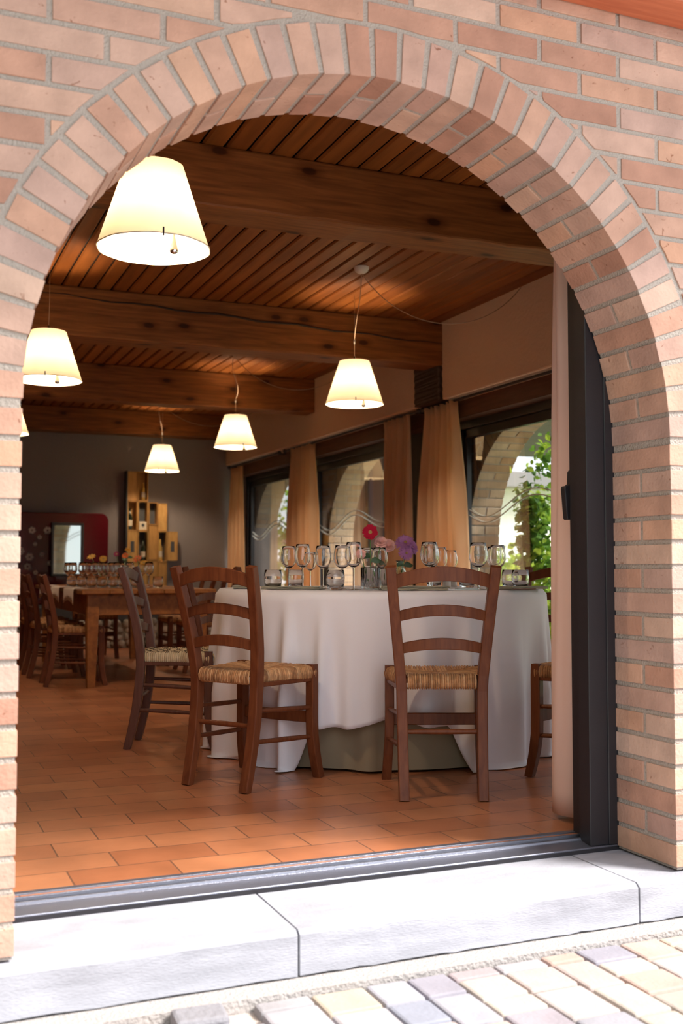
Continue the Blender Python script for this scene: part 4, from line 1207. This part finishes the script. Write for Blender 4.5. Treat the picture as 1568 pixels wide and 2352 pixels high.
bt = [(1.40, 6.55), (1.431, 6.256), (1.49, 6.123), (1.55, 5.989), (1.629, 5.94), (1.69, 5.88), (1.79, 5.86), (1.952, 5.80)]
btl = ['leftmost tumbler on the rustic table', 'second tumbler from the left on the rustic table', 'third tumbler from the left on the rustic table', 'fourth tumbler from the left on the rustic table', 'fifth tumbler from the left on the rustic table', 'sixth tumbler from the left on the rustic table', 'tumbler on the rustic table behind the profile chair back', 'rightmost tumbler on the rustic table, right of the profile chair back']
for p, lab in zip(bt, btl):
    o = tb.copy(); COL.objects.link(o); o.location = (*p, RZ + .001); o['label'] = lab; o['group'] = 'tumblers on the rustic table'
# bud vases and flowers on the rustic table
for (x, y), lab in (((1.69, 6.60), 'small bud vase among the glasses at the left of the rustic table'), ((1.84, 6.62), 'small bud vase under the purple flower on the rustic table'), ((1.90, 6.32), 'small bud vase under the orange petals on the rustic table')):
    m = MB(); m.lathe([(0.001, 0), (0.028, 0), (0.03, .02), (0.024, .06), (0.013, .085), (0.015, .11), (0.0125, .11), (0.011, .085), (0.022, .06), (0.027, .02), (0.001, .008)], 18, cap0=True, cap1=True)
    tag(m.build('vase', M['glass_g'], loc=(x, y, RZ + .001)), lab, 'vase', 'bud vases on the rustic table')
G2 = 'flowers on the rustic table'
zb2 = RZ + .02
flower('gerbera', 'yellow flower above the leftmost glasses, before the red cabinet', (1.69, 6.60, zb2), (1.665, 6.58, RZ + .232), (-.2, -.8, .5), M['yellow'], .034, 16, .013, 'gerbera', group=G2, seed=21)
flower('gerbera', 'spray of orange-yellow petals beside the framed mirror', (1.688, 6.605, zb2), (1.59, 6.72, RZ + .25), (-.3, -.5, .8), M['yellow'], .04, 9, .012, 'gerbera', group=G2, seed=22)
flower('gerbera', 'dark purple flower on the rustic table, left of the yellow sprig', (1.838, 6.622, zb2), (1.80, 6.70, RZ + .275), (-.2, -.8, .5), M['plum'], .028, 14, .012, 'gerbera', group=G2, seed=23)
flower('gerbera', 'orange-pink flower below the yellow-green sprig on the rustic table', (1.842, 6.618, zb2), (1.865, 6.66, RZ + .262), (-.2, -.8, .5), M['orange'], .03, 14, .012, 'gerbera', group=G2, seed=24)
flower('sprig', 'yellow-green sprig standing tallest on the rustic table', (1.845, 6.623, zb2), (1.90, 6.72, RZ + .312), (.1, -.7, .6), M['yellow'], .028, 7, .012, 'rose', group=G2, seed=25, leaf=[(1, 1.4), (-1, 1.3)])
flower('gerbera', 'long orange flower leaning right before the wine crates', (1.90, 6.32, zb2), (1.905, 6.34, RZ + .232), (-.5, -.5, .6), M['orange'], .042, 8, .016, 'gerbera', group=G2, seed=26)
flower('gerbera', 'flat yellow-orange flower lowest at the right of the rustic table', (1.902, 6.322, zb2), (1.93, 6.22, RZ + .195), (-.1, -.6, .8), M['yellow'], .036, 16, .012, 'gerbera', group=G2, seed=27)
# napkins hanging over the table's long edge
for y, lab in ((5.80, 'pale napkin hanging over the rustic table edge, the one nearest its front leg'), (6.52, 'pale napkin hanging over the rustic table edge, next behind the nearest'), (7.25, 'pale napkin hanging over the rustic table edge behind the left chair posts')):
    m = MB(); rows = []
    for x, z in ((.10, .003), (.02, .003), (-.006, .001), (-.012, -.012), (-.013, -.06), (-.015, -.105)):
        rows.append([(x, -.24 + .48 * k / 12, z + (.03 * (sin(pi * k / 12) - .5) if z < -.05 else 0)) for k in range(13)])
    m.loft(rows, False, False, True, closed=False)
    o = m.build('napkin', M['napkin_w'], loc=(1.272, y, RZ + .002), fix=False); sm = o.modifiers.new('thick', 'SOLIDIFY'); sm.thickness = .002
    tag(o, lab, 'napkin', 'napkins over the rustic table edge')

# ------------------------------------------------------------------ back wall: red cabinet, mirror, wine crates
rcab = thing('red_cabinet', (1.75, 10.28, 0.452), 0, 'glossy dark red rounded cabinet with pale blossom print against the grey wall', 'cabinet')
def rrect(x0, x1, z0, z1, r, n=6):
    pts = []
    for cx_, cz_, a0 in ((x1 - r, z0 + r, -pi / 2), (x1 - r, z1 - r, 0), (x0 + r, z1 - r, pi / 2), (x0 + r, z0 + r, pi)):
        for k in range(n + 1):
            a = a0 + pi / 2 * k / n; pts.append((cx_ + r * cos(a), cz_ + r * sin(a)))
    return pts
m = MB(); m.prism(rrect(-.95, .645, 0.0, 1.07, .09), lambda u, z, w: (u, w, z), -.0, .2); m.build('body', M['redlacquer'], rcab, bevel=.012, seg=3)
rr = random.Random(8)
for x, z, s in ((-.235, .86, .045), (-.06, .86, .05), (-.15, .78, .03), (-.26, .55, .05), (-.28, .44, .045), (-.19, .37, .03), (-.10, .30, .05), (-.26, .27, .035), (-.02, .48, .04), (-.12, .58, .03), (-.2, .70, .025), (-.36, .62, .05), (-.40, .35, .05)):
    m = MB()
    for k in range(6):
        a = 2 * pi * k / 6 + s * 40; c = (x + s * .55 * cos(a), z + s * .55 * sin(a))
        m.prism([(c[0] + s * .36 * cos(2 * pi * j / 8), c[1] + s * .36 * sin(2 * pi * j / 8)) for j in range(8)], lambda u, zz, w: (u, w, zz), -.002, .0005)
    m.build('blossom_print', M['blossom'], rcab)
mr_ = thing('mirror', (1.905, 10.215, 1.09), radians(12.5), 'black framed upright mirror in front of the red cabinet', 'mirror')
m = MB()
for a, b in (((-.195, -.31), (-.165, .31)), ((.165, -.31), (.195, .31)), ((-.195, .28), (.195, .31)), ((-.195, -.31), (.195, -.28))): m.box((a[0], -.02, a[1]), (b[0], .012, b[1]))
m.build('frame', M['black'], mr_, bevel=.006, seg=2)
m = MB(); m.box((-.165, -.004, -.28), (.165, .008, .28)); m.build('mirror_glass', M['mirror'], mr_)

def crate(x0, x1, z0, z1, kind, label, mat):
    t = thing('wine_crate', ((x0 + x1) / 2, 10.40, z0), 0, label, 'crate', 'wine crates stacked against the grey wall')
    w = (x1 - x0) / 2 - .001; h = z1 - z0 - .002; th = .009; m = MB()
    m.box((-w, -.05, 0), (-w + th, .09, h)); m.box((w - th, -.05, 0), (w, .09, h)); m.box((-w, -.05, 0), (w, .09, th)); m.box((-w, -.05, h - th), (w, .09, h))
    m.build('side_board', mat, t, bevel=.0015)
    m = MB(); yb = .08 if kind in ('open', 'dark') else -.042
    m.box((-w + th, yb, th), (w - th, yb + .008, h - th)); m.build('back_panel' if kind in ('open', 'dark') else 'lid', M['slate'] if kind == 'dark' else mat, t)
    if kind == 'window':
        m = MB(); m.box((-.022, yb - .004, h * .30), (.022, yb - .0005, h * .66)); m.build('window_cutout', M['slate'], t)
    return t
c1, c2 = M['crate'], M['crate2']
crate(2.632, 2.756, 1.690, 2.045, 'closed', 'closed wine crate at the top left of the stack', c2)
crate(2.758, 2.882, 1.690, 2.045, 'open', 'open wine crate at the top with a gold bottle inside', c2)
crate(2.634, 2.756, 1.328, 1.688, 'open', 'open wine crate in the left column, second from the top', c1)
crate(2.760, 2.884, 1.328, 1.688, 'dark', 'dark-backed open wine crate holding a small white box', c1)
crate(2.636, 2.758, 0.955, 1.326, 'window', 'wine crate with a narrow window, low in the left column', c1)
crate(2.762, 2.888, 0.955, 1.326, 'dark', 'dark-backed open wine crate low in the second column', c1)
crate(2.892, 3.004, 1.40, 1.675, 'dark', 'dark-backed open wine crate beside the small white box', c2)
crate(2.892, 3.008, 0.98, 1.398, 'closed', 'tall closed golden wine crate in the third column', c2)
crate(3.008, 3.118, 1.325, 1.665, 'closed', 'pale wine crate with papers at the top of the fourth column', c1)
crate(3.010, 3.122, 0.955, 1.323, 'dark', 'dark-backed open wine crate in the fourth column with a bottle', c1)
crate(3.126, 3.252, 0.965, 1.322, 'window', 'wine crate with a dark square window at the right end', c1)
crate(2.64, 2.885, 0.60, 0.953, 'closed', 'wide wine crate at the bottom left, behind the glasses', c1)
crate(2.892, 3.01, 0.60, 0.978, 'closed', 'wine crate at the bottom under the tall golden one', c2)
crate(3.014, 3.122, 0.60, 0.953, 'closed', 'reddish wine crate at the bottom right, above the far chair', c2)
m = MB(); m.box((-.125, -.10, 0), (.50, .10, .148)); o = m.build('crate_plinth', M['slate'], loc=(2.755, 10.40, .451), bevel=.004); tag(o, 'low dark plinth the wine crates stand on', 'plinth')
m = MB(); m.box((-.012, -.06, 0), (.0, .10, 1.45)); o = m.build('side_panel', M['slate'], loc=(2.630, 10.40, .6)); tag(o, 'thin black upright board along the left side of the crate stack', 'board')
def bottle(loc, s, mat, label):
    t = thing('wine_bottle', loc, 0, label, 'bottle', 'bottles in the wine crates')
    m = MB(); m.lathe([(0.001, 0), (.034 * s, 0), (.035 * s, .01), (.035 * s, .17 * s), (.014 * s, .22 * s), (.0135 * s, .29 * s), (.001, .291 * s)], 16, cap0=True, cap1=True); m.build('body', mat, t)
    m = MB(); m.lathe([(.0358 * s, .05 * s), (.0358 * s, .13 * s)], 16); m.build('bottle_label', M['labelpaper'], t)
bottle((2.838, 10.42, 1.700), .75, M['gold'], 'gold bottle in the open crate at the top of the stack')
bottle((2.675, 10.42, 1.338), .9, M['bottle'], 'dark bottle in the open crate of the left column')
bottle((2.84, 10.42, .965), .85, M['bottle'], 'dark bottle in the open crate low in the second column')
bottle((3.05, 10.42, .965), .9, M['gold'], 'amber bottle in the open crate of the fourth column')
bx = thing('gift_box', (2.826, 10.41, 1.338), 0, 'small cream box with a round dark hole in the dark-backed crate', 'box')
m = MB(); m.box((-.045, -.04, 0), (.045, .03, .10)); m.build('body', M['labelpaper'], bx, bevel=.002)
m = MB(); m.prism([(.018 * cos(k * pi / 8), .055 + .022 * sin(k * pi / 8)) for k in range(16)], lambda u, z, w: (u, w, z), -.042, -.0395); m.build('hole', M['slate'], bx)
